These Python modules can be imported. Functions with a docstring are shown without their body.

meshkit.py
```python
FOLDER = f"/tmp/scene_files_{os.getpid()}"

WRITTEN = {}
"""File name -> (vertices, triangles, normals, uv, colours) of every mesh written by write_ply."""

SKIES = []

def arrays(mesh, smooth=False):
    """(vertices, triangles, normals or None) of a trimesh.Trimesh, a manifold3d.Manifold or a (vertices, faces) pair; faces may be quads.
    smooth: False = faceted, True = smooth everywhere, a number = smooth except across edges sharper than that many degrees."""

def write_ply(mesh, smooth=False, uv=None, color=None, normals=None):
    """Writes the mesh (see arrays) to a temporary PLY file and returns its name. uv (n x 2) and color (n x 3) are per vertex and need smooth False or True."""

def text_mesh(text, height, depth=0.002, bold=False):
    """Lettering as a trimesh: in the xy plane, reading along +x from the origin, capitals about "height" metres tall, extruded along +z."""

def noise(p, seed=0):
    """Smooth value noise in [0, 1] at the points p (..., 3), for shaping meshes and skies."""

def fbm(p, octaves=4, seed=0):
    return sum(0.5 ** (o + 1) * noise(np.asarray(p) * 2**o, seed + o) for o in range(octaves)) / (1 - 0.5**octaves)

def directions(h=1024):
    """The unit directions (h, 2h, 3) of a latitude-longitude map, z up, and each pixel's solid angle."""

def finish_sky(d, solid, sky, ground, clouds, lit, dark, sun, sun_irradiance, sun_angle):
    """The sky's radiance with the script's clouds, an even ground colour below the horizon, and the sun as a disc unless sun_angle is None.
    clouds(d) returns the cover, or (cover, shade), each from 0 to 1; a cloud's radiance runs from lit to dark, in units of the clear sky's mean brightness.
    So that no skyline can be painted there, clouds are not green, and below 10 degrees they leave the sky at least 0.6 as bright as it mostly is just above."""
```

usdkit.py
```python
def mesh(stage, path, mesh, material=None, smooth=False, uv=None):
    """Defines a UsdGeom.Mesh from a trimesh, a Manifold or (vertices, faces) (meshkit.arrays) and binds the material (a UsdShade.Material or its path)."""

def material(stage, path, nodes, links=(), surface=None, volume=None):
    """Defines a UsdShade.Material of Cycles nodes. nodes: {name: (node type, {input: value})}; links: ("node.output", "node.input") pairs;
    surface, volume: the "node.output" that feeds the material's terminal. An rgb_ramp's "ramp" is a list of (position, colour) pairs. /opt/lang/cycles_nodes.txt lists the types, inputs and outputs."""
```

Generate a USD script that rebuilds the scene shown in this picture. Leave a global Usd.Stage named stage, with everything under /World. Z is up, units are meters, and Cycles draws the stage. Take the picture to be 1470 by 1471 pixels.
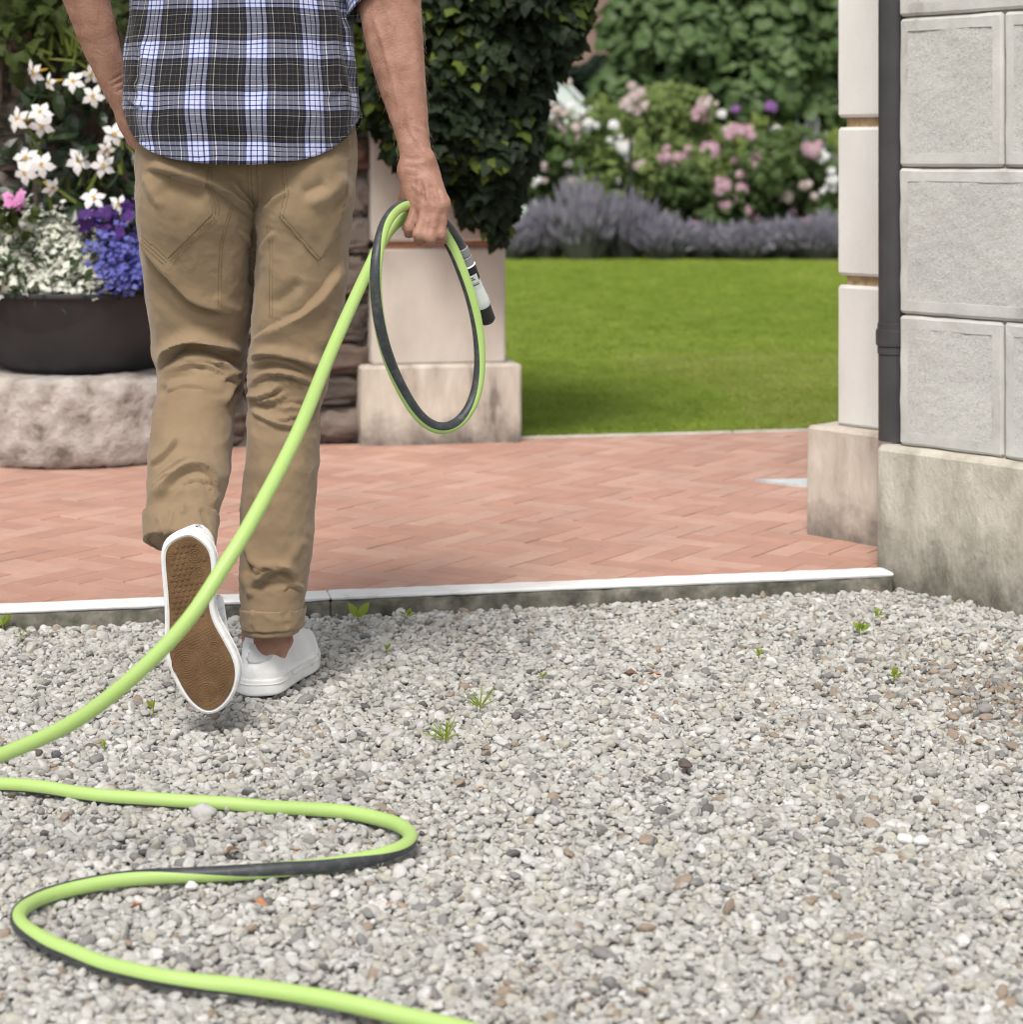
import math, random
import numpy as np, trimesh, usdkit, meshkit
import manifold3d
from manifold3d import Manifold
from scipy import sparse
from scipy.interpolate import PchipInterpolator, CubicSpline
from shapely.geometry import Polygon, Point
import shapely
from pxr import Usd, UsdGeom, UsdLux, UsdShade, Sdf, Gf, Vt

rng = np.random.default_rng(7)
stage = Usd.Stage.CreateInMemory()
UsdGeom.SetStageUpAxis(stage, "Z")
stage.DefinePrim("/World", "Xform")

# ------------------------------------------------------------ camera, sky, sun, exposure
FPX, EYE, HOR, CXP = 3065.0, 0.89, 225.0, 735.0     # focal length in photo pixels, eye height, horizon row, centre column
cam = UsdGeom.Camera.Define(stage, "/World/camera")
cam.CreateHorizontalApertureAttr(24.0)
cam.CreateFocalLengthAttr(24.0 * FPX / 1470)
cam.CreateVerticalApertureOffsetAttr(-(735.5 - HOR) / 1470 * 24.0)
cam.CreateFStopAttr(4.3)
cam.CreateFocusDistanceAttr(3.42)
cam.CreateClippingRangeAttr((0.05, 2000.0))
cam.CreateExposureAttr(0.54)
cam.AddTranslateOp().Set((0, 0, EYE))
cam.AddRotateXOp().Set(90.0)

SUN_EL, SUN_AZ = math.radians(56), math.radians(193)    # azimuth = atan2(x, y)
sun_dir = np.array([math.cos(SUN_EL) * math.sin(SUN_AZ), math.cos(SUN_EL) * math.cos(SUN_AZ), math.sin(SUN_EL)])
sky_mat = usdkit.material(stage, "/World/Looks/sky", {
    "s": ("sky_texture", {"sky_type": "single_scattering", "sun_disc": False, "sun_elevation": SUN_EL, "sun_rotation": SUN_AZ, "aerosol_density": 3.0, "air_density": 0.8}),
    "h": ("hsv", {"saturation": 0.30}), "b": ("background_shader", {"strength": 0.135})},
    [("s.color", "h.color"), ("h.color", "b.color")], surface="b.background")
dome = UsdLux.DomeLight.Define(stage, "/World/sky")
UsdShade.MaterialBindingAPI.Apply(dome.GetPrim()).Bind(sky_mat)
dome.GetPrim().SetCustomDataByKey("kind", "structure")
sun = UsdLux.DistantLight.Define(stage, "/World/sun")
sun.CreateIntensityAttr(0.58); sun.CreateAngleAttr(18.0); sun.CreateColorAttr((1.0, 0.95, 0.88))
sun.GetPrim().GetAttribute("inputs:normalize").Set(True) if sun.GetPrim().HasAttribute("inputs:normalize") else sun.CreateNormalizeAttr(True)
zc = sun_dir; xc = np.cross([0, 0, 1.0], zc); xc /= np.linalg.norm(xc); yc = np.cross(zc, xc)
sun.AddTransformOp().Set(Gf.Matrix4d(*xc, 0, *yc, 0, *zc, 0, 0, 0, 6, 1))

# ------------------------------------------------------------ helpers
def P(u, v, d):
    return np.array([(u - CXP) / FPX * d, d, EYE - (v - HOR) / FPX * d])
def G(u, v, z=0.0):
    return P(u, v, FPX * (EYE - z) / (v - HOR))
def proj(p):
    p = np.asarray(p, float)
    return CXP + FPX * p[..., 0] / p[..., 1], HOR + FPX * (EYE - p[..., 2]) / p[..., 1]

taken, ORIG = {}, {}
def numbered(path):
    n = taken.get(path, -1) + 1
    taken[path] = n
    return path if n == 0 else f"{path}_{n:03d}"
def tag(prim, label=None, cat=None, group=None, kind=None):
    for k, v in (("label", label), ("category", cat), ("group", group), ("kind", kind)):
        if v: prim.SetCustomDataByKey(k, v)
def thing(name, label, cat, loc=(0, 0, 0), group=None, kind=None):
    path = numbered("/World/" + name)
    x = UsdGeom.Xform.Define(stage, path)
    x.AddTranslateOp().Set(tuple(map(float, loc)))
    ORIG[path] = np.asarray(loc, float)
    tag(x.GetPrim(), label, cat, group, kind)
    return path
def tm(v, f):
    return trimesh.Trimesh(v, f, process=False)
def as_tm(m):
    v, f, _ = meshkit.arrays(m, False)
    return tm(v, f)
def part(parent, name, mesh, mat, smooth=False, label=None, kind=None, uv=None):
    m = as_tm(mesh)
    o = ORIG[parent]
    m.vertices = m.vertices - o
    path = numbered(f"{parent}/{name}")
    p = usdkit.mesh(stage, path, m, mat, smooth, uv)
    ORIG[path] = o
    tag(p.GetPrim(), label, None, None, kind)
    return path
def single(name, mesh, mat, smooth=False, label=None, cat=None, group=None, kind=None, uv=None):
    path = numbered("/World/" + name)
    p = usdkit.mesh(stage, path, as_tm(mesh), mat, smooth, uv)
    ORIG[path] = np.zeros(3)
    tag(p.GetPrim(), label, cat, group, kind)
    return path
def cat_(ms):
    ms = [as_tm(m) for m in ms]
    off, vs, fs = 0, [], []
    for m in ms:
        vs.append(m.vertices); fs.append(m.faces + off); off += len(m.vertices)
    return tm(np.vstack(vs), np.vstack(fs))
def cbox(sx, sy, sz, b=0.004, center=(0, 0, 0), R=None):
    """Box with chamfered edges."""
    pts = []
    for x in (-1, 1):
        for y in (-1, 1):
            for z in (-1, 1):
                hx, hy, hz = sx / 2, sy / 2, sz / 2
                pts += [(x * hx, y * (hy - b), z * (hz - b)), (x * (hx - b), y * hy, z * (hz - b)), (x * (hx - b), y * (hy - b), z * hz)]
    m = as_tm(Manifold.hull_points(np.array(pts)))
    v = m.vertices
    if R is not None: v = v @ np.asarray(R).T
    return tm(v + np.asarray(center), m.faces)
def rough_box(sx, sy, sz, b, center, R, step, amp, freq, seed=0, taubin=0):
    """Chamfered box cut fine and weathered with noise."""
    m = Manifold(manifold3d.Mesh(*(lambda t: (np.asarray(t.vertices, np.float32), np.asarray(t.faces, np.uint32)))(cbox(sx, sy, sz, b)))).refine_to_length(step)
    m = as_tm(m)
    v = m.vertices
    n = m.vertex_normals
    d = (meshkit.fbm(v * freq + seed * 3.7, 4, seed) - 0.5) * 2 * amp
    v = v + n * d[:, None]
    if R is not None: v = v @ np.asarray(R).T
    return tm(v + np.asarray(center), m.faces)
def scatter(base, pos, R, scale):
    """Copies of one small mesh joined: base trimesh, pos (n,3), R (n,3,3), scale (n,) or (n,3)."""
    v, f = base.vertices, base.faces
    n = len(pos)
    s = np.asarray(scale, float)
    s = s[:, None, None] if s.ndim == 1 else s[:, None, :]
    vv = np.einsum("nij,nkj->nki", R, v[None] * s) + np.asarray(pos)[:, None]
    ff = (f[None] + (np.arange(n) * len(v))[:, None, None]).reshape(-1, 3)
    return tm(vv.reshape(-1, 3), ff)
def frames(normals, spin):
    """Rotation matrices whose z axis is the normal, turned by spin."""
    z = normals / np.linalg.norm(normals, axis=1, keepdims=True)
    a = np.where(np.abs(z[:, 2:3]) < 0.9, [[0, 0, 1.0]], [[1.0, 0, 0]])
    x = np.cross(a, z); x /= np.linalg.norm(x, axis=1, keepdims=True)
    y = np.cross(z, x)
    c, s = np.cos(spin)[:, None], np.sin(spin)[:, None]
    return np.stack([x * c + y * s, -x * s + y * c, z], 2)
def unit(n, r=rng):
    v = r.normal(size=(n, 3))
    return v / np.linalg.norm(v, axis=1, keepdims=True)
def tube(pts, rad, sides=10, closed_ends=True, angle0=None):
    """Tube along points; rad a number or one per point. Returns mesh (ring-major vertices)."""
    pts = np.asarray(pts, float); n = len(pts)
    rad = np.broadcast_to(np.asarray(rad, float), (n,))
    t = np.gradient(pts, axis=0); t /= np.maximum(np.linalg.norm(t, axis=1, keepdims=True), 1e-12)
    up = np.array([0, 0, 1.0]) if abs(t[0, 2]) < 0.9 else np.array([1.0, 0, 0])
    x = up - t[0] * (up @ t[0]); x /= np.linalg.norm(x)
    xs = []
    for k in range(n):
        if angle0 is not None:
            x = angle0[k] - t[k] * (angle0[k] @ t[k])
        else:
            x = x - t[k] * (x @ t[k])
        x = x / max(np.linalg.norm(x), 1e-9)
        xs.append(x)
    xs = np.array(xs); ys = np.cross(t, xs)
    a = np.arange(sides) / sides * 2 * np.pi
    v = (pts[:, None] + rad[:, None, None] * (np.cos(a)[None, :, None] * xs[:, None] + np.sin(a)[None, :, None] * ys[:, None])).reshape(-1, 3)
    i = np.arange(n - 1)[:, None] * sides; j = np.arange(sides)[None]; j2 = (j + 1) % sides
    f = np.concatenate([np.stack([i + j, i + j2, i + sides + j2], -1).reshape(-1, 3), np.stack([i + j, i + sides + j2, i + sides + j], -1).reshape(-1, 3)])
    if closed_ends:
        v = np.vstack([v, pts[0], pts[-1]])
        c0, c1, l = len(v) - 2, len(v) - 1, (n - 1) * sides
        jj = np.arange(sides)
        f = np.vstack([f, np.stack([np.full(sides, c0), (jj + 1) % sides, jj], 1), np.stack([np.full(sides, c1), l + jj, l + (jj + 1) % sides], 1)])
    return tm(v, f)
def lathe(profile, n=48, center=(0, 0, 0), closed=False):
    """Turns (r, z) points about z."""
    pr = np.asarray(profile, float); m = len(pr)
    a = np.arange(n) / n * 2 * np.pi
    v = np.stack([pr[:, 0][:, None] * np.cos(a), pr[:, 0][:, None] * np.sin(a), np.repeat(pr[:, 1][:, None], n, 1)], -1).reshape(-1, 3)
    i = np.arange(m - 1)[:, None] * n; j = np.arange(n)[None]; j2 = (j + 1) % n
    f = np.concatenate([np.stack([i + j, i + j2, i + n + j2], -1).reshape(-1, 3), np.stack([i + j, i + n + j2, i + n + j], -1).reshape(-1, 3)])
    return tm(v + np.asarray(center), f)
def spline(pts, n, power=0.5):
    pts = np.asarray(pts, float)
    s = np.concatenate([[0], np.cumsum(np.linalg.norm(np.diff(pts, axis=0), axis=1) ** power)])
    cs = CubicSpline(s, pts)
    fine = cs(np.linspace(0, s[-1], n * 8))
    l = np.concatenate([[0], np.cumsum(np.linalg.norm(np.diff(fine, axis=0), axis=1))])
    ss = np.interp(np.linspace(0, l[-1], n), l, np.linspace(0, s[-1], n * 8))
    return cs(ss), np.interp(s, ss, np.linspace(0, 1, n))
def slab(poly, z0, z1):
    m = trimesh.creation.extrude_polygon(poly, z1 - z0, engine="earcut")
    m.apply_translation([0, 0, z0])
    return m
def surface_nets(vol, origin, h):
    s = vol < 0
    c = np.zeros(tuple(np.array(vol.shape) - 1), np.uint8)
    X, Y, Z = c.shape
    for a in (0, 1):
        for b in (0, 1):
            for d in (0, 1):
                c += s[a:a + X, b:b + Y, d:d + Z]
    act = (c > 0) & (c < 8)
    ijk = np.argwhere(act)
    ids = np.full(c.shape, -1, np.int32)
    ids[act] = np.arange(len(ijk))
    acc, cnt = np.zeros((len(ijk), 3)), np.zeros(len(ijk))
    corner = {k: vol[ijk[:, 0] + k[0], ijk[:, 1] + k[1], ijk[:, 2] + k[2]].astype(float) for k in np.ndindex(2, 2, 2)}
    for ax in range(3):
        for k in np.ndindex(2, 2, 2):
            if k[ax]: continue
            k2 = list(k); k2[ax] = 1; k2 = tuple(k2)
            va, vb = corner[k], corner[k2]
            m = (va < 0) != (vb < 0)
            t = va[m] / (va[m] - vb[m])
            p = np.repeat(np.array(k, float)[None], m.sum(), 0); p[:, ax] = t
            acc[m] += p; cnt[m] += 1
    v = (ijk + acc / cnt[:, None]) * h + origin
    fs = []
    for ax in range(3):
        b, d = [(1, 2), (2, 0), (0, 1)][ax]
        sl0 = [slice(1, -1)] * 3; sl0[ax] = slice(0, -1)
        sl1 = list(sl0); sl1[ax] = slice(1, None)
        s0, s1 = s[tuple(sl0)], s[tuple(sl1)]
        e = np.argwhere(s0 != s1)
        flip = s0[tuple(e.T)]
        g = e.copy(); g[:, b] += 1; g[:, d] += 1
        def cell(db, dd):
            q = g.copy(); q[:, b] += db; q[:, d] += dd
            return ids[q[:, 0], q[:, 1], q[:, 2]]
        q = np.stack([cell(-1, -1), cell(0, -1), cell(0, 0), cell(-1, 0)], 1)
        q = np.where(flip[:, None], q, q[:, ::-1])
        fs += [q[:, [0, 1, 2]], q[:, [0, 2, 3]]]
    return tm(v, np.vstack(fs))
def taubin(m, it=6, lam=0.5, mu=0.53):
    e = m.edges_unique; n = len(m.vertices)
    A = sparse.coo_matrix((np.ones(len(e) * 2), (np.r_[e[:, 0], e[:, 1]], np.r_[e[:, 1], e[:, 0]])), (n, n)).tocsr()
    D = sparse.diags(1 / np.maximum(np.asarray(A.sum(1)).ravel(), 1)); L = D @ A
    v = np.array(m.vertices)
    for _ in range(it):
        v = v + lam * (L @ v - v); v = v - mu * (L @ v - v)
    return tm(v, m.faces)
class Sdf3:
    """Grid of signed distance; shapes are joined smoothly."""
    def __init__(s, lo, hi, h):
        s.lo, s.h = np.asarray(lo, float), h
        s.n = np.ceil((np.asarray(hi) - s.lo) / h).astype(int) + 1
        s.v = np.full(s.n, 1.0, np.float32)
    def grid(s, lo, hi):
        a = np.clip(np.floor((lo - s.lo) / s.h).astype(int), 0, s.n); b = np.clip(np.ceil((hi - s.lo) / s.h).astype(int) + 1, 0, s.n)
        ax = [(s.lo[k] + np.arange(a[k], b[k]) * s.h).astype(np.float32) for k in range(3)]
        return tuple(slice(a[k], b[k]) for k in range(3)), np.meshgrid(*ax, indexing="ij", sparse=True)
    def join(s, sl, d, k, cut=False):
        o = s.v[sl]
        if cut:
            h = np.clip(0.5 - 0.5 * (o + d) / k, 0, 1); s.v[sl] = o * (1 - h) - d * h + k * h * (1 - h)
        else:
            h = np.clip(0.5 + 0.5 * (o - d) / k, 0, 1); s.v[sl] = o * (1 - h) + d * h - k * h * (1 - h)
    def cone(s, a, b, ra, rb, k=0.012, flat=None, cut=False):
        """Tapered capsule; flat = (axis, factor) squeezes it along the axis."""
        a, b = np.asarray(a, float), np.asarray(b, float)
        m = max(ra, rb) * (max(1, flat[1]) if flat else 1) + k * 1.5 + 0.012
        sl, (X, Y, Z) = s.grid(np.minimum(a, b) - m, np.maximum(a, b) + m)
        x, y, z = X - a[0], Y - a[1], Z - a[2]
        ab = b - a
        if flat:
            n = np.asarray(flat[0], float); n = n / np.linalg.norm(n); g = 1 / flat[1] - 1
            q = (x * n[0] + y * n[1] + z * n[2]) * g
            x, y, z = x + n[0] * q, y + n[1] * q, z + n[2] * q
            ab = ab + n * (ab @ n) * g
        t = np.clip((x * ab[0] + y * ab[1] + z * ab[2]) / max(ab @ ab, 1e-12), 0, 1)
        d = np.sqrt((x - t * ab[0]) ** 2 + (y - t * ab[1]) ** 2 + (z - t * ab[2]) ** 2) - (ra + (rb - ra) * t)
        if flat: d = d * min(1, flat[1])
        s.join(sl, d.astype(np.float32), k, cut)
    def mesh(s, smooth=4):
        m = surface_nets(s.v, s.lo, s.h)
        return taubin(m, smooth) if smooth else m
def crease(m, folds, facing=0.05, sweep=None):
    """Pushes vertices along their normals by cloth folds or veins. A fold: (photo points, height in m, half width in px, kind).
    ridge / valley / step (overhang on the left of the path as drawn, sharp drop on its right)."""
    v, n = np.array(m.vertices), np.array(m.vertex_normals)
    u, w = proj(v)
    view = np.array([0, 0, EYE]) - v; view /= np.linalg.norm(view, axis=1, keepdims=True)
    mask = np.clip(((n * view).sum(1) - facing) / 0.35, 0, 1)
    tot = np.zeros(len(v))
    for pts, amp, wid, kind in folds:
        pts = np.asarray(pts, float)
        sp, _ = spline(pts, max(12, 6 * len(pts))) if len(pts) > 2 else (np.linspace(pts[0], pts[1], 12), 0)
        lo, hi = sp.min(0) - 4 * wid, sp.max(0) + 4 * wid
        sel = np.nonzero((u > lo[0]) & (u < hi[0]) & (w > lo[1]) & (w < hi[1]) & (mask > 0))[0]
        if not len(sel): continue
        q = np.stack([u[sel], w[sel]], 1)
        best, sd, tt = np.full(len(sel), 1e9), np.zeros(len(sel)), np.zeros(len(sel))
        for k in range(len(sp) - 1):
            a, ab = sp[k], sp[k + 1] - sp[k]
            raw = ((q - a) @ ab) / (ab @ ab); t = np.clip(raw, 0, 1)
            r = q - a - t[:, None] * ab; d = np.hypot(r[:, 0], r[:, 1])
            cr = ab[0] * (q[:, 1] - a[1]) - ab[1] * (q[:, 0] - a[0])
            better = d < best
            best[better] = d[better]; sd[better] = (np.sign(cr) * d)[better]; tt[better] = ((k + t) / (len(sp) - 1))[better]
        taper = np.clip(np.minimum(tt, 1 - tt) / 0.22, 0, 1); taper = taper * taper * (3 - 2 * taper)
        x = sd / wid
        if kind == "ridge": f = np.exp(-x * x)
        elif kind == "valley": f = -np.exp(-x * x)
        else: f = np.where(x < 0, np.exp(-(x / 1.6) ** 2), np.exp(-(x / 0.28) ** 2) * 1.35 - 0.35 * np.exp(-(x / 1.3) ** 2))
        tot[sel] += amp * f * taper * mask[sel]
    return tm(v + n * tot[:, None], m.faces)

# ------------------------------------------------------------ materials
LOOKS = {}
def look(name, ramp, scale=8, detail=4, rough=0.8, bump=None, spec=0.3, stretch=None, big=None, stain=None, island=None, translucent=0, sheen=0, sub=0, coat=0, obj_random=None):
    """Noise-coloured surface. bump=(scale, strength, distance); big=(scale, darkest factor); stain=(colour, z0, z1, noise scale): dirt that creeps up from z0 to z1;
    island=(low, high) brightness by leaf; translucent = share of light let through."""
    if name in LOOKS: return LOOKS[name]
    nd = {"g": ("geometry", {}), "n": ("noise_texture", {"scale": scale, "detail": detail, "roughness": 0.6}), "r": ("rgb_ramp", {"ramp": ramp}),
          "p": ("principled_bsdf", {"roughness": rough, "specular_ior_level": spec, "sheen_weight": sheen, "coat_weight": coat, "subsurface_weight": sub, "subsurface_scale": 0.006, "subsurface_radius": (1, 0.35, 0.2)})}
    src = "g.position"; lk = []
    if stretch:
        nd["m"] = ("mapping", {"scale": stretch}); lk.append(("g.position", "m.vector")); src = "m.vector"
    lk += [(src, "n.vector"), ("n.fac", "r.fac")]
    col = "r.color"
    def mul(key, fac_out, lo, hi):
        nonlocal col
        nd[key + "m"] = ("map_range", {"from_min": 0.3, "from_max": 0.7, "to_min": lo, "to_max": hi, "clamp": True})
        nd[key + "x"] = ("vector_math", {"math_type": "scale"})
        lk.extend([(fac_out, key + "m.value"), (col, key + "x.vector1"), (key + "m.result", key + "x.scale")])
        col = key + "x.vector"
    if big:
        nd["b"] = ("noise_texture", {"scale": big[0], "detail": 3}); lk.append(("g.position", "b.vector")); mul("b", "b.fac", big[1], 1.0)
    if island:
        mul("i", "g.random_per_island", island[0], island[1]); nd["im"] = ("map_range", {"from_min": 0, "from_max": 1, "to_min": island[0], "to_max": island[1]})
    if obj_random:
        nd["o"] = ("object_info", {}); mul("o", "o.random", *obj_random); nd["om"] = ("map_range", {"from_min": 0, "from_max": 1, "to_min": obj_random[0], "to_max": obj_random[1]})
    if stain:
        sc, z0, z1, ns = stain
        nd |= {"sz": ("separate_xyz", {}), "sm": ("map_range", {"from_min": z0, "from_max": z1, "to_min": 0.85, "to_max": 0.0, "clamp": True}), "sn": ("noise_texture", {"scale": ns, "detail": 6, "roughness": 0.65}),
               "sa": ("math", {"math_type": "add"}), "sr": ("map_range", {"from_min": 0.72, "from_max": 1.4, "to_min": 0, "to_max": 1.0, "clamp": True}), "sx": ("mix", {"color2": sc})}
        lk += [("g.position", "sz.vector"), ("sz.z", "sm.value"), ("g.position", "sn.vector"), ("sm.result", "sa.value1"), ("sn.fac", "sa.value2"), ("sa.value", "sr.value"), ("sr.result", "sx.fac"), (col, "sx.color1")]
        col = "sx.color"
    lk.append((col, "p.base_color"))
    if bump:
        nd |= {"bn": ("noise_texture", {"scale": bump[0], "detail": 5, "roughness": 0.65}), "bp": ("bump", {"strength": bump[1], "distance": bump[2]})}
        lk += [(src, "bn.vector"), ("bn.fac", "bp.height"), ("bp.normal", "p.normal")]
    surf = "p.BSDF"
    if translucent:
        nd |= {"t": ("translucent_bsdf", {}), "x": ("mix_closure", {"fac": translucent})}
        lk += [(col, "t.color"), ("p.BSDF", "x.closure1"), ("t.BSDF", "x.closure2")]; surf = "x.closure"
    LOOKS[name] = usdkit.material(stage, "/World/Looks/" + name, nd, lk, surface=surf)
    return LOOKS[name]

soil = look("soil", [(0.3, (0.10, 0.09, 0.075)), (0.7, (0.22, 0.20, 0.17))], 60, 6, 0.95, (120, 0.6, 0.01))
turf = look("turf", [(0.35, (0.12, 0.19, 0.022)), (0.65, (0.20, 0.29, 0.045))], 1.6, 5, 0.95)
concrete = look("old_render", [(0.30, (0.17, 0.155, 0.125)), (0.40, (0.33, 0.303, 0.25)), (0.51, (0.42, 0.39, 0.325)), (0.61, (0.48, 0.447, 0.377)), (0.70, (0.63, 0.595, 0.52))], 9, 10, 0.9, (60, 0.8, 0.006), stretch=(1.4, 1.4, 0.65), stain=((0.06, 0.055, 0.042), -0.04, 0.22, 14))
pier_base = look("pier_base_render", [(0.30, (0.19, 0.165, 0.14)), (0.40, (0.40, 0.35, 0.295)), (0.58, (0.51, 0.455, 0.39)), (0.72, (0.62, 0.57, 0.50))], 9, 10, 0.9, (60, 0.5, 0.006), stretch=(1.6, 1.6, 0.5), stain=((0.06, 0.052, 0.045), 0.0, 0.17, 16))
cream = look("cream_plaster", [(0.28, (0.50, 0.475, 0.44)), (0.42, (0.585, 0.565, 0.535)), (0.7, (0.655, 0.64, 0.615))], 6, 9, 0.85, (180, 0.3, 0.003), stretch=(1, 1, 0.35))
dull_cream = look("weathered_plaster", [(0.3, (0.40, 0.355, 0.305)), (0.5, (0.49, 0.44, 0.385)), (0.7, (0.55, 0.50, 0.445))], 5, 6, 0.88, (150, 0.2, 0.003), stretch=(1, 1, 0.5))
ochre = look("ochre_joint", [(0.3, (0.22, 0.14, 0.06)), (0.6, (0.45, 0.33, 0.19))], 40, 4, 0.95)
red_joint = look("red_joint", [(0.3, (0.27, 0.12, 0.075)), (0.6, (0.36, 0.18, 0.12))], 30, 4, 0.95)
stone_smooth = look("stone_margin", [(0.28, (0.29, 0.28, 0.26)), (0.42, (0.42, 0.412, 0.392)), (0.7, (0.52, 0.512, 0.49))], 11, 9, 0.88, (150, 0.5, 0.003), stretch=(1, 1, 0.7))
stone_rough = look("bush_hammered_stone", [(0.27, (0.30, 0.295, 0.275)), (0.40, (0.455, 0.447, 0.425)), (0.7, (0.53, 0.522, 0.50))], 160, 5, 0.9, (220, 0.6, 0.004), big=(4, 0.86))
mortar = look("dark_joint", [(0.3, (0.10, 0.085, 0.07)), (0.7, (0.2, 0.17, 0.14))], 30, 4, 0.95)
pipe_mat = look("dark_painted_metal", [(0.3, (0.034, 0.033, 0.034)), (0.7, (0.050, 0.049, 0.050))], 14, 5, 0.5, (60, 0.08, 0.002), spec=0.4)
white_stone = look("white_kerb_stone", [(0.28, (0.44, 0.43, 0.41)), (0.42, (0.62, 0.62, 0.61)), (0.7, (0.72, 0.72, 0.715))], 13, 8, 0.85, (150, 0.4, 0.003))
kerb_side = look("mossy_kerb_side", [(0.3, (0.05, 0.05, 0.04)), (0.5, (0.13, 0.125, 0.10)), (0.7, (0.25, 0.235, 0.20))], 22, 6, 0.95, (90, 0.5, 0.005))
BRICKS = [look(f"terracotta_{k}", [(0.3, tuple(0.86 * c for c in base)), (0.7, base)], 14, 6, 0.72, (170, 0.25, 0.002), spec=0.35, big=(1.1, 0.80)) for k, base in
          zip("abcdef", [(0.478, 0.272, 0.205), (0.495, 0.29, 0.222), (0.455, 0.255, 0.192), (0.515, 0.32, 0.25), (0.478, 0.292, 0.228), (0.435, 0.25, 0.19)])]
brick_joint = look("brick_joint", [(0.3, (0.22, 0.145, 0.115)), (0.7, (0.34, 0.24, 0.195))], 50, 4, 0.95)

# ------------------------------------------------------------ ground, gravel bed, kerb, terrace, lawn
E1 = np.array([math.sin(math.radians(78.4)), math.cos(math.radians(78.4)), 0.0])     # along the kerb
E2 = np.array([-E1[1], E1[0], 0.0])                                                  # away from the camera
KO = G(735, 0.5 * (847.0 + 847.5), 0.03); KO[2] = 0                                  # on the kerb's front edge
def K(a, b, z=0.0):
    return KO + E1 * a + E2 * b + np.array([0, 0, z])
RK = np.stack([E1, E2, [0, 0, 1.0]], 1)
TOP = 0.03
def quad(a0, a1, b0, b1, z):
    return tm(np.array([K(a0, b0, z), K(a1, b0, z), K(a1, b1, z), K(a0, b1, z)]), np.array([[0, 1, 2], [0, 2, 3]]))
PAVE_B = 2.24        # depth of the terrace behind the kerb's front
single("ground", quad(-150, 150, -40, 240, -0.06), turf, kind="structure")
single("gravel_bed", quad(-6, 5, -7, 0.01, -0.026), soil, kind="structure")
kerb = numbered("/World/kerb"); UsdGeom.Xform.Define(stage, kerb); ORIG[kerb] = np.zeros(3); tag(stage.GetPrimAtPath(kerb), kind="structure")
KEND = float((G(1277, 820, TOP) - KO) @ E1)
a0 = -5.0
for k, L in enumerate([1.3, 1.1, 1.26, 0.98, 1.2, 1.15, 1.3]):
    a1 = min(a0 + L, KEND) if a0 + L < KEND - 0.25 else KEND
    m = cat_([rough_box(a1 - a0 - 0.002, 0.062, 0.084, 0.004, K((a0 + a1) / 2, 0.0325, -0.0185), RK, 0.015, 0.004, 30, k)])
    part(kerb, "kerb_stone", m, kerb_side, 40)
    part(kerb, "white_capping", rough_box(a1 - a0 - 0.001, 0.062, 0.009, 0.003, K((a0 + a1) / 2, 0.0312, TOP - 0.0022), RK, 0.02, 0.0016, 40, k + 20), white_stone, 40)
    a0 = a1
    if a0 >= KEND - 1e-6: break
ED = PAVE_B
terrace = numbered("/World/brick_terrace"); UsdGeom.Xform.Define(stage, terrace); ORIG[terrace] = np.zeros(3); tag(stage.GetPrimAtPath(terrace), kind="structure")
part(terrace, "joint_bed", quad(-6, 4, 0.055, ED, TOP - 0.0046), brick_joint)
part(terrace, "sub_base", cbox(10, ED - 0.06, 0.08, 0.002, K(-1, (ED + 0.06) / 2, -0.0505), RK), brick_joint)
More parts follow.
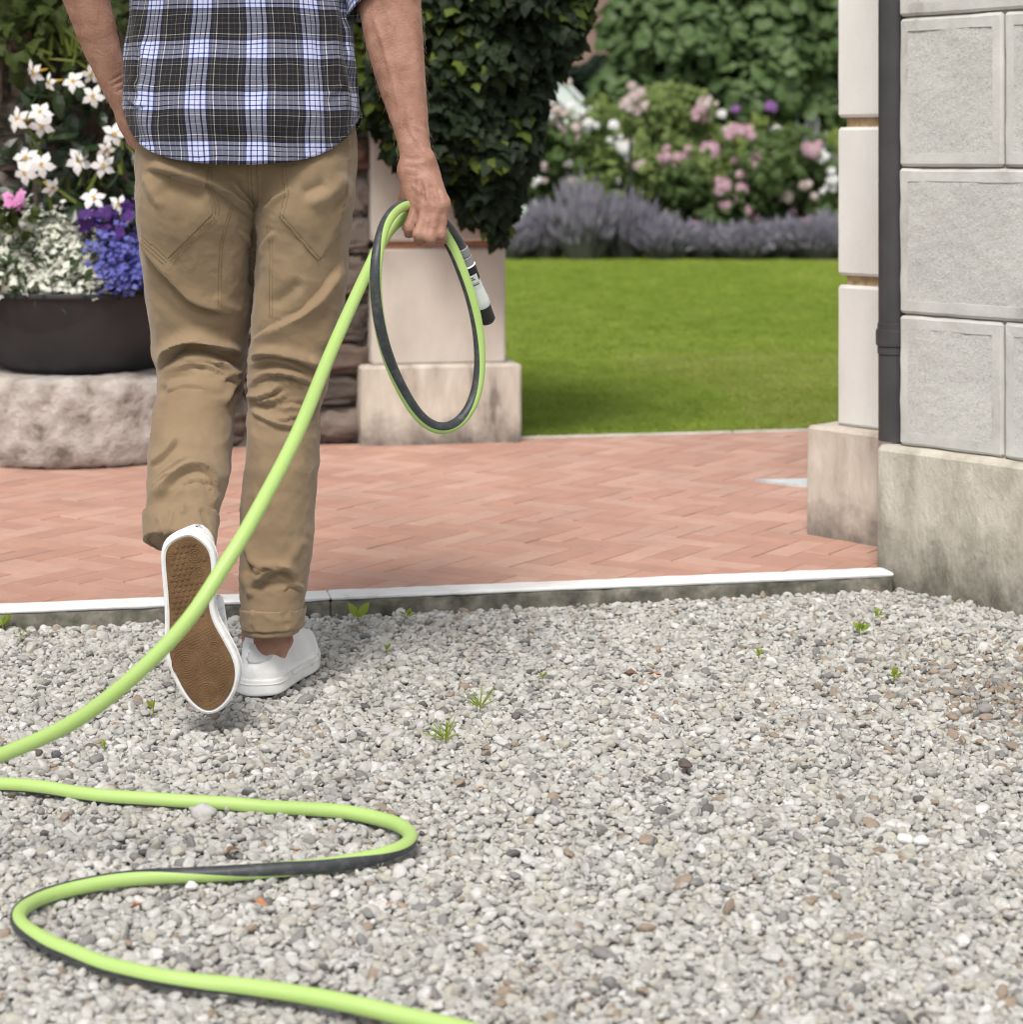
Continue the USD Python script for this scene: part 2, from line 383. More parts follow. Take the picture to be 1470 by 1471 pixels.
# herringbone: bricks on edge, 45 degrees to the kerb
BW, NB = 0.0625, 3
BL = BW * NB
c45 = math.sqrt(0.5)
region = shapely.box(-5.6, 0.066, 3.9, ED - 0.03)
cand = []
for i in range(-80, 80):
    for j in range(-80, 80):
        k = (i - j) % (2 * NB)
        if k == 0: r = (i * BW, j * BW, BL, BW)
        elif k == 2 * NB - 1: r = (i * BW, j * BW, BW, BL)
        else: continue
        x, y, w, h = r; g = 0.0016
        q = [(x + g, y + g), (x + w - g, y + g), (x + w - g, y + h - g), (x + g, y + h - g)]
        q = [((p[0] + p[1]) * c45 - 0.4, (p[1] - p[0]) * c45 + 0.5) for p in q]      # turned 45 degrees: bands run along the kerb
        cx_, cy_ = np.mean(q, 0)
        if not (-2.6 < cx_ < 1.6 and 0 < cy_ < ED): continue
        cand.append((q, cx_, cy_))
def brick_mesh(poly, z1, tilt):
    p = np.asarray(poly.exterior.coords)[:-1]
    if not poly.exterior.is_ccw: p = p[::-1]
    c = p.mean(0); n = len(p); bev = 0.0016
    ins = c + (p - c) * (1 - bev / np.maximum(np.linalg.norm(p - c, axis=1, keepdims=True), 1e-3) * 1.2)
    zt = z1 + (ins - c) @ tilt
    lo = np.column_stack([p, np.full(n, TOP - 0.03)]); mid = np.column_stack([p, z1 + (p - c) @ tilt - 0.0016]); hi = np.column_stack([ins, zt])
    v = np.vstack([lo, mid, hi]); f = []
    for a in range(n):
        b = (a + 1) % n
        f += [(a, b, n + b), (a, n + b, n + a), (n + a, n + b, 2 * n + b), (n + a, 2 * n + b, 2 * n + a)]
    f += [(2 * n, 2 * n + a, 2 * n + a + 1) for a in range(1, n - 1)]
    return tm(KO + v @ RK.T, np.array(f))
made = []
for q, cx_, cy_ in cand:
    pg = Polygon(q).intersection(region)
    if pg.is_empty or pg.area < 0.0006 or pg.geom_type != "Polygon": continue
    m = brick_mesh(pg, TOP - 0.001 + rng.uniform(-0.0006, 0.0006), rng.normal(0, 0.005, 2))
    u_, v_ = proj(K(cx_, cy_, TOP))
    vis = -10 < u_ < 1260 and not (480 < u_ < 740 and v_ < 642)
    made.append((0 if vis else 1, -v_, m, int(rng.integers(0, 6))))
made.sort(key=lambda t: (t[0], t[1]))
for _, _, m, k in made[:300]:
    part(terrace, "brick", m, BRICKS[k])
for k in range(6):
    rest = [m for _, _, m, kk in made[300:] if kk == k]
    part(terrace, "farther_bricks", cat_(rest), BRICKS[k], kind="stuff")
EDGE0 = float((G(748, 638, TOP) - KO) @ E1) + 0.01
lawn_edge = numbered("/World/lawn_edging"); UsdGeom.Xform.Define(stage, lawn_edge); ORIG[lawn_edge] = np.zeros(3); tag(stage.GetPrimAtPath(lawn_edge), kind="structure")
for k in range(7):
    part(lawn_edge, "edging_stone", rough_box(0.697, 0.026, 0.08, 0.004, K(EDGE0 + 0.345 + 0.7 * k, ED - 0.006, TOP - 0.036), RK, 0.04, 0.002, 20, k), look("pale_edging", [(0.3, (0.33, 0.29, 0.25)), (0.7, (0.48, 0.43, 0.38))], 20, 5, 0.9), 40)
single("lawn", quad(-30, 30, ED + 0.02, 60, -0.005), turf, kind="structure")

# white stone strip let into the terrace beside the right pier
sp = [G(1085, 691, TOP), G(1120, 696, TOP), G(1160, 699.5, TOP), G(1240, 703, TOP), G(1240, 689.5, TOP), G(1160, 690, TOP)]
m = slab(Polygon([(p[0], p[1]) for p in sp]), TOP - 0.03, TOP + 0.005)
single("marble_strip", m, look("veined_marble", [(0.3, (0.36, 0.40, 0.41)), (0.7, (0.58, 0.61, 0.61))], 14, 6, 0.5), label="white marble strip let into the brick terrace beside the right pier", cat="paving strip")

# gravel: pebbles of a dozen shapes in several tones
def pebble(seed):
    r = np.random.default_rng(seed)
    m = trimesh.creation.icosphere(subdivisions=2, radius=1.0)
    v = m.vertices
    n = meshkit.fbm(v * 0.9 + seed * 11.3, 3, seed)
    v = v * (0.62 + 0.76 * n)[:, None]
    for _ in range(7):                                   # flat facets, as on crushed and river stone
        d = r.normal(size=3); d /= np.linalg.norm(d); c = r.uniform(0.62, 0.9)
        over = np.maximum(v @ d - c, 0); v = v - over[:, None] * d * 0.85
    v = v * np.array([r.uniform(0.95, 1.35), r.uniform(0.75, 1.0), r.uniform(0.5, 0.72)])
    return tm(v, m.faces)
tones = [(0.42, 0.412, 0.385), (0.375, 0.366, 0.34), (0.465, 0.457, 0.43), (0.32, 0.31, 0.288), (0.405, 0.387, 0.335), (0.54, 0.53, 0.51), (0.20, 0.195, 0.187), (0.27, 0.215, 0.165), (0.12, 0.115, 0.11)]
weights = np.array([0.25, 0.2, 0.18, 0.12, 0.13, 0.05, 0.04, 0.018, 0.012])
gravel = UsdGeom.PointInstancer.Define(stage, "/World/gravel")
tag(gravel.GetPrim(), "loose pale grey pebble gravel covering the yard in the foreground", "gravel", kind="stuff")
protos = []
UsdGeom.Scope.Define(stage, "/World/gravel/kinds")
for k, t in enumerate(tones):
    pm = look(f"pebble_{'abcdefghi'[k]}", [(0.3, tuple(0.84 * c for c in t)), (0.7, tuple(min(1.12 * c, 0.8) for c in t))], 130, 4, 0.8, (420, 0.35, 0.0012), spec=0.3, big=(16, 0.78))
    for s in range(3):
        p = f"/World/gravel/kinds/pebble_{k * 3 + s:03d}"
        usdkit.mesh(stage, p, pebble(k * 3 + s + 1), pm, True)
        protos.append(p)
def gravel_points():
    out = []
    for spacing, z0, z1, smin, smax in ((0.0078, -0.011, -0.003, 0.0045, 0.0076), (0.0092, -0.006, 0.0015, 0.0043, 0.0088), (0.021, -0.001, 0.0048, 0.0052, 0.0110), (0.075, 0.0, 0.005, 0.0085, 0.0140)):
        ys = np.arange(1.8, 5.1, spacing)
        for y in ys:
            hw = 0.26 * y + 0.16
            n = int(2 * hw / spacing)
            x = (np.arange(n) / n * 2 - 1) * hw + rng.uniform(-0.5, 0.5, n) * spacing
            yy = y + rng.uniform(-0.5, 0.5, n) * spacing
            out.append(np.column_stack([x, yy, rng.uniform(z0, z1, n), smin + (smax - smin) * rng.uniform(0, 1, n) ** 1.7]))
    return np.vstack(out)
gp = gravel_points()
b = (gp[:, :2] - KO[:2]) @ E2[:2]; a = (gp[:, :2] - KO[:2]) @ E1[:2]
gp = gp[(b < -0.004) | (a > KEND + 0.01)]
gp[:, 2] += -0.006 + 0.011 * (meshkit.fbm(np.column_stack([gp[:, :2] * 3.6, 0 * gp[:, 0]]), 4, 5) - 0.5) * 2
WT = np.array([0.643, -0.766, 0]); WN = np.array([-0.766, -0.643, 0]); WC = G(1256, 836, 0.0)
gp = gp[((gp[:, :2] - WC[:2]) @ WN[:2] > -0.015)]
# dirty brownish patch near the plinth, where darker stones gather
dirt = np.exp(-(((gp[:, 0] - 0.86) / 0.22) ** 2 + ((gp[:, 1] - 3.55) / 0.34) ** 2))
ti = rng.choice(9, len(gp), p=weights / weights.sum())
pa = meshkit.fbm(np.column_stack([gp[:, :2] * 2.3, 0 * gp[:, 0]]), 3, 77)
dirt = np.maximum(dirt, np.clip((pa - 0.58) * 2.0, 0, 0.16))
sw = rng.uniform(0, 1, len(gp)) < 0.88 * dirt
ti[sw] = rng.choice([3, 7, 4, 6], sw.sum(), p=[0.3, 0.3, 0.15, 0.25])
q = rng.normal(size=(len(gp), 4)) * np.array([1, 0.22, 0.22, 1.0]); q /= np.linalg.norm(q, axis=1, keepdims=True)
gravel.CreatePrototypesRel().SetTargets([Sdf.Path(p) for p in protos])
gravel.CreateProtoIndicesAttr(Vt.IntArray.FromNumpy((ti * 3 + rng.integers(0, 3, len(gp))).astype(np.int32)))
gravel.CreatePositionsAttr(Vt.Vec3fArray.FromNumpy(gp[:, :3].astype(np.float32)))
gravel.CreateScalesAttr(Vt.Vec3fArray.FromNumpy(np.repeat(gp[:, 3:4], 3, 1).astype(np.float32)))
gravel.CreateOrientationsAttr(Vt.QuathArray([Gf.Quath(float(x[0]), float(x[1]), float(x[2]), float(x[3])) for x in q]))

# ------------------------------------------------------------ stone building on the right
def wall_hit(u, v, off):
    r = np.array([(u - CXP) / FPX, 1, -(v - HOR) / FPX]); o = WC + WN * off - np.array([0, 0, EYE]); o[2] = WC[2] - EYE
    k = (o[:2] @ WN[:2]) / (r[:2] @ WN[:2])
    p = np.array([0, 0, EYE]) + r * k
    return float((p - WC)[:2] @ WT[:2]), float(p[2])
def Wp(s, off, z):
    return np.array([WC[0], WC[1], 0]) + WT * s + WN * off + np.array([0, 0, z])
RW = np.stack([WT, -WN, [0, 0, 1.0]], 1)          # local x along the wall, y into the wall
FACE = -0.028
bld = thing("stone_building", "grey ashlar building with tooled stone blocks above a stained plinth", "building", Wp(1.0, -0.5, 0))
s0 = wall_hit(1290, 300, FACE)[0]
rows = [wall_hit(1296, v, FACE)[1] for v in (655, 451.7, 240.8, 25.4)]
rows[0] = wall_hit(1293, 640, FACE)[1]
pitch = rows[3] - rows[2]
rows += [rows[3] + pitch * k for k in (1, 2, 3)]
s1 = wall_hit(1441, 140, FACE)[0]
half = s1 - s0
part(bld, "wall_core", cbox(3.2, 0.6, 3.9, 0.01, Wp(s0 + 1.604, FACE - 0.010 - 0.3, 2.1), RW), look("wall_joint", [(0.3, (0.20, 0.17, 0.14)), (0.7, (0.34, 0.31, 0.27))], 30, 4, 0.95))
part(bld, "plinth", rough_box(3.4, 0.62, rows[0] + 0.05, 0.011, Wp(1.70, -0.31, (rows[0] - 0.05) / 2), RW, 0.014, 0.0035, 9, 3), concrete, 40)
def stone_block(s_a, s_b, z_a, z_b, seed):
    g = 0.0022; L, Hh = s_b - s_a - 2 * g, z_b - z_a - 2 * g
    c = Wp((s_a + s_b) / 2, FACE - 0.045, (z_a + z_b) / 2)
    def man(m): return Manifold(manifold3d.Mesh(np.asarray(m.vertices, np.float32), np.asarray(m.faces, np.uint32)))
    mw, mh = 0.024, 0.027
    body = man(cbox(L, 0.09, Hh, 0.006)) - man(cbox(L - 2 * mw, 0.03, Hh - 2 * mh, 0.0012, (0, -0.0560, 0)))
    body = as_tm(body.refine_to_length(0.03))
    v = body.vertices + body.vertex_normals * ((meshkit.fbm(body.vertices * 22 + seed, 3, seed) - 0.5) * 0.006)[:, None]
    pth = part(bld, "stone_block", tm(v @ RW.T + c, body.faces), stone_smooth, 35)
    nx, nz = max(int((L - 2 * mw) / 0.0055), 4), max(int((Hh - 2 * mh) / 0.0055), 4)
    if z_a > 1.4: nx, nz = nx // 4, nz // 4
    xx, zz = np.meshgrid(np.linspace(-L / 2 + mw - 0.002, L / 2 - mw + 0.002, nx), np.linspace(-Hh / 2 + mh - 0.002, Hh / 2 - mh + 0.002, nz), indexing="ij")
    p = np.stack([xx, np.zeros_like(xx), zz], -1).reshape(-1, 3)
    rel = (meshkit.fbm(p * 95 + seed * 5, 3, seed) - 0.5) * 0.0030 + (meshkit.fbm(p * 14 + seed, 2, seed) - 0.5) * 0.004
    p[:, 1] = -0.045 + 0.0013 - rel
    i = (np.arange(nx - 1)[:, None] * nz + np.arange(nz - 1)[None]).ravel()
    f = np.concatenate([np.stack([i, i + nz, i + nz + 1], 1), np.stack([i, i + nz + 1, i + 1], 1)])
    part(pth, "tooled_face", tm(p @ RW.T + c, f), stone_rough, True)
for r in range(6):
    s_ = s0; first = half if r in (0, 2, 4) else 2 * half
    k = 0
    while s_ < s0 + 2.2:
        L = first if k == 0 else 2 * half
        if r < 4: stone_block(s_, s_ + L, rows[r], rows[r + 1], r * 10 + k)
        s_ += L; k += 1
pipe = thing("drainpipe", "dark metal drainpipe running down between the cream pier and the stone building", "drainpipe", Wp(-0.02, -0.1, 0.2))
pc = Wp(s0 - 0.039, -0.068, 0)
part(pipe, "pipe", tube([(pc[0], pc[1], z) for z in (rows[0] + 0.003, 1.0, 2.0, 3.6)], 0.036, 32), pipe_mat, 50)
zc_ = EYE - (488 - HOR) / FPX * 4.45
part(pipe, "pipe_clamp", lathe([(0.0370, zc_ - 0.018), (0.0405, zc_ - 0.017), (0.0415, zc_ - 0.012), (0.0415, zc_ + 0.012), (0.0405, zc_ + 0.017), (0.0370, zc_ + 0.018)], 32, (pc[0], pc[1], 0)), pipe_mat, 40)
part(pipe, "pipe_socket", lathe([(0.0362, zc_ - 0.035), (0.0380, zc_ - 0.034), (0.0380, zc_ + 0.03), (0.0362, zc_ + 0.031)], 32, (pc[0], pc[1], 0)), pipe_mat, 40)

# ------------------------------------------------------------ gate piers
def pier(name, label, corner, R, base_w, base_h, shaft_w, inset, cuts, plaster, base_mat, joint_mat, zt=2.6):
    """corner: front left foot of the base; R: local x right along the front, y away."""
    c = np.array([corner[0], corner[1], 0])
    w = lambda x, y, z: c + R @ np.array([x, y, z])
    t = thing(name, label, "gate pier", w(base_w / 2, base_w / 2, TOP))
    part(t, "base", rough_box(base_w, base_w, base_h + 0.06, 0.008, w(base_w / 2, base_w / 2, TOP + base_h / 2 - 0.03), R, 0.014, 0.0032, 10, int(abs(corner[0]) * 100)), base_mat, 40)
    x0 = inset; z = TOP + base_h
    part(t, "shaft_core", cbox(shaft_w - 0.03, shaft_w - 0.03, zt - z, 0.004, w(x0 + shaft_w / 2, x0 + shaft_w / 2, (zt + z) / 2), R), joint_mat)
    zs = [z] + [q for q in cuts]
    for k, za in enumerate(zs):
        zb = zs[k + 1] - 0.022 if k + 1 < len(zs) else zt
        part(t, "shaft_block", rough_box(shaft_w, shaft_w, zb - za, 0.007, w(x0 + shaft_w / 2, x0 + shaft_w / 2, (za + zb) / 2), R, 0.03, 0.0012, 14, k + 5), plaster, 40)
    return t
pr = G(1157, 766, TOP)
zr = lambda v, d=4.93: EYE - (v - HOR) / FPX * d
right_pier = pier("gate_pier", "cream plastered gate pier with two grooves, beside the drainpipe", pr, RW, 0.50, (766 - 610) / FPX * pr[1], 0.40, 0.05, [zr(393), zr(170), zr(170) + 0.36, zr(170) + 0.72], cream, pier_base, ochre)
pl = G(519, 641, TOP)
zl = lambda v, d=6.42: EYE - (v - HOR) / FPX * d
left_pier = pier("gate_pier", "beige gate pier half buried in ivy, behind the coiled hose", pl, RK, 0.487, (641 - 527) / FPX * pl[1], 0.41, 0.0355, [zl(347), zl(165), zl(165) + 0.38], dull_cream, pier_base, red_joint)

# ------------------------------------------------------------ rubble wall behind the planter
wall = thing("stone_wall", "dark rubble stone wall behind the planter bowl and the man", "stone wall", K(-1.6, 2.5, TOP))
pk = np.array([(pl - KO) @ E1, (pl - KO) @ E2])
WB = pk[1] + 0.12                # wall face
part(wall, "wall_core", cbox(5.0, 0.4, 2.6, 0.01, K(pk[0] - 2.44, WB + 0.197, 1.28), RK), mortar)
stone_looks = [look(f"rubble_{k}", [(0.3, tuple(0.6 * x for x in c)), (0.7, c)], 14, 6, 0.9, (70, 0.7, 0.008)) for k, c in zip("abcde", [(0.14, 0.10, 0.08), (0.18, 0.14, 0.118), (0.10, 0.08, 0.068), (0.22, 0.18, 0.155), (0.16, 0.095, 0.07)])]
z = TOP
r_ = 0
while z < 1.75:
    hh = rng.uniform(0.085, 0.14); x = pk[0] + 0.05
    while x > pk[0] - 1.75:
        w_ = rng.uniform(0.13, 0.27)
        m = trimesh.creation.icosphere(subdivisions=3)
        v = np.sign(m.vertices) * np.abs(m.vertices) ** 0.62
        v = v * np.array([w_ / 2, 0.075, hh / 2]) * (0.72 + 0.6 * meshkit.fbm(m.vertices * 1.9 + rng.uniform(0, 90), 3, 1))[:, None]
        part(wall, "stone", tm((v + m.vertex_normals * ((meshkit.fbm(m.vertices * 5 + x * 31 + z * 17, 3, 4) - 0.5) * 0.034)[:, None]) @ RK.T + K(x - w_ / 2, WB + 0.03 + rng.uniform(-0.02, 0.02), z + hh / 2 + rng.uniform(-0.008, 0.008)), m.faces), stone_looks[int(rng.integers(0, 5))], True)
        x -= w_ + 0.006
    z += hh + 0.004; r_ += 1

# ------------------------------------------------------------ the man
khaki = usdkit.material(stage, "/World/Looks/khaki_cotton", {
    "g": ("geometry", {}), "n": ("noise_texture", {"scale": 10, "detail": 5}), "r": ("rgb_ramp", {"ramp": [(0.3, (0.198, 0.139, 0.083)), (0.7, (0.246, 0.178, 0.110))]}),
    "t": ("noise_texture", {"scale": 900, "detail": 2}), "ma": ("mapping", {"scale": (1, 1, 0.35)}), "bt": ("bump", {"strength": 0.22, "distance": 0.001}),
    "w": ("noise_texture", {"scale": 34, "detail": 4, "roughness": 0.55}), "bw": ("bump", {"strength": 0.22, "distance": 0.006}),
    "p": ("principled_bsdf", {"roughness": 0.88, "specular_ior_level": 0.15, "sheen_weight": 0.12})},
    [("g.position", "n.vector"), ("n.fac", "r.fac"), ("r.color", "p.base_color"), ("g.position", "ma.vector"), ("ma.vector", "t.vector"), ("g.position", "w.vector"), ("w.fac", "bw.height"),
     ("t.fac", "bt.height"), ("bw.normal", "bt.normal"), ("bt.normal", "p.normal")], surface="p.BSDF")
thread = look("tan_thread", [(0.3, (0.17, 0.112, 0.062)), (0.7, (0.215, 0.148, 0.085))], 200, 2, 0.9)
skin = look("skin", [(0.25, (0.20, 0.093, 0.063)), (0.5, (0.292, 0.152, 0.109)), (0.75, (0.37, 0.207, 0.152))], 30, 7, 0.5, (260, 0.5, 0.003), spec=0.35, sub=0.04)
canvas = look("white_canvas", [(0.27, (0.58, 0.57, 0.55)), (0.40, (0.70, 0.70, 0.70)), (0.7, (0.78, 0.78, 0.79))], 28, 6, 0.75, (120, 0.35, 0.003))
rubber = look("white_rubber", [(0.3, (0.50, 0.485, 0.46)), (0.42, (0.66, 0.66, 0.65)), (0.7, (0.74, 0.74, 0.73))], 34, 6, 0.55, (90, 0.12, 0.002))
heel_tab = look("grey_heel_tab", [(0.3, (0.50, 0.52, 0.52)), (0.7, (0.56, 0.58, 0.58))], 40, 4, 0.6)
gum = look("gum_rubber", [(0.3, (0.105, 0.055, 0.022)), (0.7, (0.185, 0.105, 0.048))], 26, 6, 0.6, (420, 0.7, 0.003), spec=0.35)
hair_mat = look("brown_hair", [(0.3, (0.06, 0.045, 0.035)), (0.7, (0.12, 0.09, 0.07))], 200, 3, 0.6)

pcx = (357 - CXP) / FPX * 3.55
man = thing("person", "person in plaid shirt, khaki trousers and white sneakers walking away holding a looped hose", "person", (pcx, 3.52, 0))

# --- body: one continuous surface
B = Sdf3((pcx - 0.40, 3.16, -0.01), (pcx + 0.36, 3.86, 1.84), 0.0036)
hipL, hipR = P(282, 235, 3.57), P(440, 235, 3.56)
kneeL, kneeR = P(288, 505, 3.655), P(408, 555, 3.555)
ankL, ankR = P(267, 790, 3.375), P(383, 915, 3.545)
B.cone((pcx, 3.56, 0.97), (pcx, 3.56, 0.91), 0.115, 0.11, flat=((0, 1, 0), 0.55))
B.cone((pcx, 3.555, 0.98), (pcx, 3.545, 1.30), 0.115, 0.15, 0.05, flat=((0, 1, 0), 0.6))
B.cone((pcx - 0.16, 3.55, 1.42), (pcx + 0.16, 3.55, 1.42), 0.055, 0.055, 0.06)
B.cone((pcx, 3.55, 1.40), (pcx, 3.57, 1.56), 0.062, 0.056, 0.05)
hd = np.array([pcx, 3.585, 1.68])
B.cone(hd + [0, -0.018, 0.015], hd + [0, 0.022, 0.02], 0.078, 0.075, 0.03)
B.cone(hd + [0, 0.02, 0.02], hd + [0, 0.035, -0.085], 0.066, 0.042, 0.03)
B.cone(hd + [0, 0.096, 0.0], hd + [0, 0.112, -0.035], 0.009, 0.014, 0.012)            # nose
for sx in (-1, 1):
    B.cone(hd + [sx * 0.03, 0.094, 0.012], hd + [sx * 0.034, 0.092, 0.012], 0.011, 0.011, 0.008, cut=True)
    B.cone(hd + [sx * 0.03, 0.076, 0.010], hd + [sx * 0.031, 0.076, 0.010], 0.011, 0.011, 0.003)
    B.cone(hd + [sx * 0.077, 0.004, 0.02], hd + [sx * 0.077, 0.006, -0.025], 0.017, 0.011, 0.006, flat=((1, 0, 0), 0.45))   # ears
B.cone(hd + [-0.018, 0.081, -0.060], hd + [0.018, 0.081, -0.060], 0.008, 0.008, 0.006)    # lips
for h_, kn, an, toe in ((hipL, kneeL, ankL, P(292, 960, 3.35)), (hipR, kneeR, ankR, P(425, 955, 3.70))):
    B.cone(h_, kn, 0.050, 0.040, 0.02)
    B.cone(kn, kn + 0.3 * (an - kn), 0.040, 0.043, 0.02)
    B.cone(kn + 0.3 * (an - kn), an, 0.042, 0.029, 0.02)
hl = P(268, 800, 3.335)
B.cone(ankL, hl, 0.025, 0.020, 0.008); B.cone(ankL, P(290, 940, 3.352), 0.025, 0.020, 0.01); B.cone(hl, P(290, 940, 3.352), 0.020, 0.020, 0.02)
hr = P(378, 968, 3.556)
B.cone(ankR + [0, 0, 0.05], ankR, 0.034, 0.036, 0.01); B.cone(ankR, hr, 0.032, 0.024, 0.012)
B.cone(ankR + [-0.001, -0.029, 0.03], ankR + [-0.001, -0.026, -0.022], 0.0095, 0.0095, 0.014)               # heel cord
B.cone(ankR + [0.033, -0.004, -0.002], ankR + [0.034, 0.0, -0.006], 0.010, 0.010, 0.014); B.cone(ankR + [-0.030, 0.004, 0.004], ankR + [-0.031, 0.004, 0.0], 0.010, 0.010, 0.014)
toeR = P(388, 960, 3.70); B.cone(ankR + [0, 0.02, -0.02], toeR, 0.032, 0.024, 0.02); B.cone(hr, toeR, 0.024, 0.024, 0.02)
# right arm
def chain(rows, da, db, k=0.0012, flat=None):
    r = np.array(rows, float); n = len(r); t = np.linspace(0, 1, n); d = da + (db - da) * t
    p = [P((q[1] + q[2]) / 2, q[0], dd) for q, dd in zip(r, d)]
    ax = p[-1] - p[0]; c = abs(ax[2]) / np.linalg.norm(ax[[0, 2]])
    rad = [(q[2] - q[1]) / 2 / FPX * dd * c for q, dd in zip(r, d)]
    for i in range(n - 1): B.cone(p[i], p[i + 1], rad[i], rad[i + 1], k, flat)
    return p, rad
shR, elR = np.array([pcx + 0.175, 3.55, 1.40]), P(556, -25, 3.50)
wrR = P(599, 236, 3.445)
chain([(-30, 508, 603), (0, 513, 605), (30, 519, 607), (60, 525, 609), (95, 535, 611), (130, 546, 613), (160, 557, 615), (190, 567, 617), (212, 573, 619), (236, 577, 621)], 3.50, 3.445, flat=((0.1, 1, 0), 0.92))
B.cone(shR, P(556, -28, 3.50), 0.054, 0.046, 0.03)
B.cone(P(614, 226, 3.432), P(615, 228, 3.432), 0.010, 0.010, 0.018)                          # ulna head
mcp = [P(600, 296, 3.427), P(614, 297, 3.414), P(628, 296, 3.409), P(637, 292, 3.417)]
pip = [P(587, 327, 3.414), P(602, 337, 3.398), P(618, 341, 3.394), P(633, 337, 3.402)]
dip = [P(588, 335, 3.450), P(603, 346, 3.437), P(620, 349, 3.437), P(637, 344, 3.440)]
tip = [P(593, 323, 3.474), P(607, 332, 3.466), P(624, 335, 3.466), P(640, 331, 3.464)]
for k in range(4):
    B.cone(wrR + (k - 1.5) * np.array([0.009, -0.002, 0]) + [0, 0, -0.012], mcp[k], 0.0165, 0.0108, 0.018)
for k in range(4):
    rr = (0.0098, 0.0100, 0.0096, 0.0088)[k]
    B.cone(mcp[k], mcp[k] + [0, -0.001, 0], rr + 0.0016, rr + 0.0012, 0.007)
    B.cone(mcp[k], pip[k], rr + 0.0004, rr - 0.0002, 0.0028); B.cone(pip[k], pip[k] + [0, -0.0005, 0], rr + 0.0004, rr + 0.0002, 0.003)
    B.cone(pip[k], dip[k], rr - 0.0002, rr - 0.0012, 0.0028); B.cone(dip[k], tip[k], rr - 0.0012, rr - 0.002, 0.0028)
B.cone(P(607, 262, 3.450), P(607, 285, 3.432), 0.023, 0.020, 0.02, flat=((0, 1, 0), 0.6))
thb = [P(592, 258, 3.462), P(583, 287, 3.478), P(582, 312, 3.482), P(590, 334, 3.478)]
for k, (ra, rb) in enumerate(((0.014, 0.0125), (0.0125, 0.0108), (0.0105, 0.008))):
    B.cone(thb[k], thb[k + 1], ra, rb, 0.006)
B.cone(P(599, 262, 3.455), P(589, 282, 3.458), 0.016, 0.013, 0.015)
# left arm, hand in the front pocket
shL, elL = np.array([pcx - 0.175, 3.55, 1.40]), P(108, -60, 3.47)
wrL = P(184, 166, 3.55)
chain([(-50, 72, 146), (0, 91, 158), (40, 106, 168), (70, 119, 174), (100, 134, 181), (130, 148, 190), (155, 162, 199), (178, 172, 206)], 3.48, 3.55)
B.cone(shL, P(109, -50, 3.48), 0.054, 0.041, 0.03); B.cone(P(182, 158, 3.548), wrL, 0.0185, 0.018, 0.004)
B.cone(wrL, P(196, 198, 3.565), 0.0185, 0.018, 0.010)
for k in range(4):
    m0 = P(199, 206, 3.545 + 0.017 * k); m1 = P(210, 236 + 3 * k, 3.555 + 0.016 * k)
    B.cone(wrL + [0.002, 0.004 * (k - 1.5), -0.01], m0, 0.0155, 0.0115, 0.008); B.cone(m0, m1, 0.0095, 0.009, 0.003); B.cone(m1, P(220, 268 + (4, 10, 8, 0)[k], 3.56 + 0.014 * k), 0.0088, 0.007, 0.003)
B.cone(P(180, 178, 3.585), P(200, 208, 3.625), 0.012, 0.010, 0.008); B.cone(P(200, 208, 3.625), P(212, 225, 3.62), 0.0098, 0.008, 0.004)
body = B.mesh(9)
del B.v
veins = [([(536, 8), (541, 36), (550, 62), (556, 84), (564, 112), (572, 150), (579, 180)], 0.0017, 3.6, "ridge"), ([(555, 14), (563, 40), (560, 60), (553, 75)], 0.0012, 3.4, "ridge"),
         ([(588, 150), (586, 175), (594, 195), (606, 210), (610, 230)], 0.0016, 3.2, "ridge"), ([(590, 178), (600, 184), (612, 192), (616, 202)], 0.0012, 2.6, "ridge"),
         ([(566, 95), (576, 140), (584, 178), (588, 208)], -0.0016, 8, "ridge"), ([(596, 20), (598, 80), (602, 150)], 0.0014, 9, "ridge"),
         ([(601, 246), (602, 270), (600, 294)], 0.0016, 3.4, "ridge"), ([(605, 246), (612, 270), (616, 294)], 0.0022, 3.2, "ridge"), ([(610, 246), (622, 270), (629, 292)], 0.0020, 3.2, "ridge"), ([(614, 246), (630, 270), (638, 290)], 0.0018, 3.4, "ridge"),
         ([(607, 262), (609, 282), (607, 296)], 0.0014, 2.2, "valley"), ([(617, 264), (622, 282), (622, 296)], 0.0016, 2.4, "valley"), ([(626, 266), (632, 280), (634, 294)], 0.0014, 2.4, "valley"),
         ([(594, 300), (592, 312), (586, 326)], 0.001, 2.0, "ridge"), ([(578, 226), (595, 229), (612, 226)], 0.0009, 1.8, "valley"), ([(580, 238), (598, 241), (618, 238)], 0.0010, 1.8, "valley"), ([(582, 251), (596, 253), (612, 251)], 0.0006, 1.8, "valley"),
         ([(590, 262), (598, 272), (612, 280)], 0.0010, 2.2, "ridge"), ([(156, 118), (166, 112), (178, 106)], 0.0014, 1.8, "valley"), ([(158, 126), (168, 120), (180, 115)], 0.0014, 1.8, "valley"), ([(163, 134), (172, 129), (182, 124)], 0.0012, 1.6, "valley")]
body = crease(body, [(p_, a_ * 1.7, w_, k_) for p_, a_, w_, k_ in veins], 0.0)
bv = body.vertices
body = tm(bv + body.vertex_normals * ((meshkit.fbm(bv * 150, 2, 3) - 0.5) * 0.0009)[:, None], body.faces)
body_path = part(man, "body", body, skin, True)
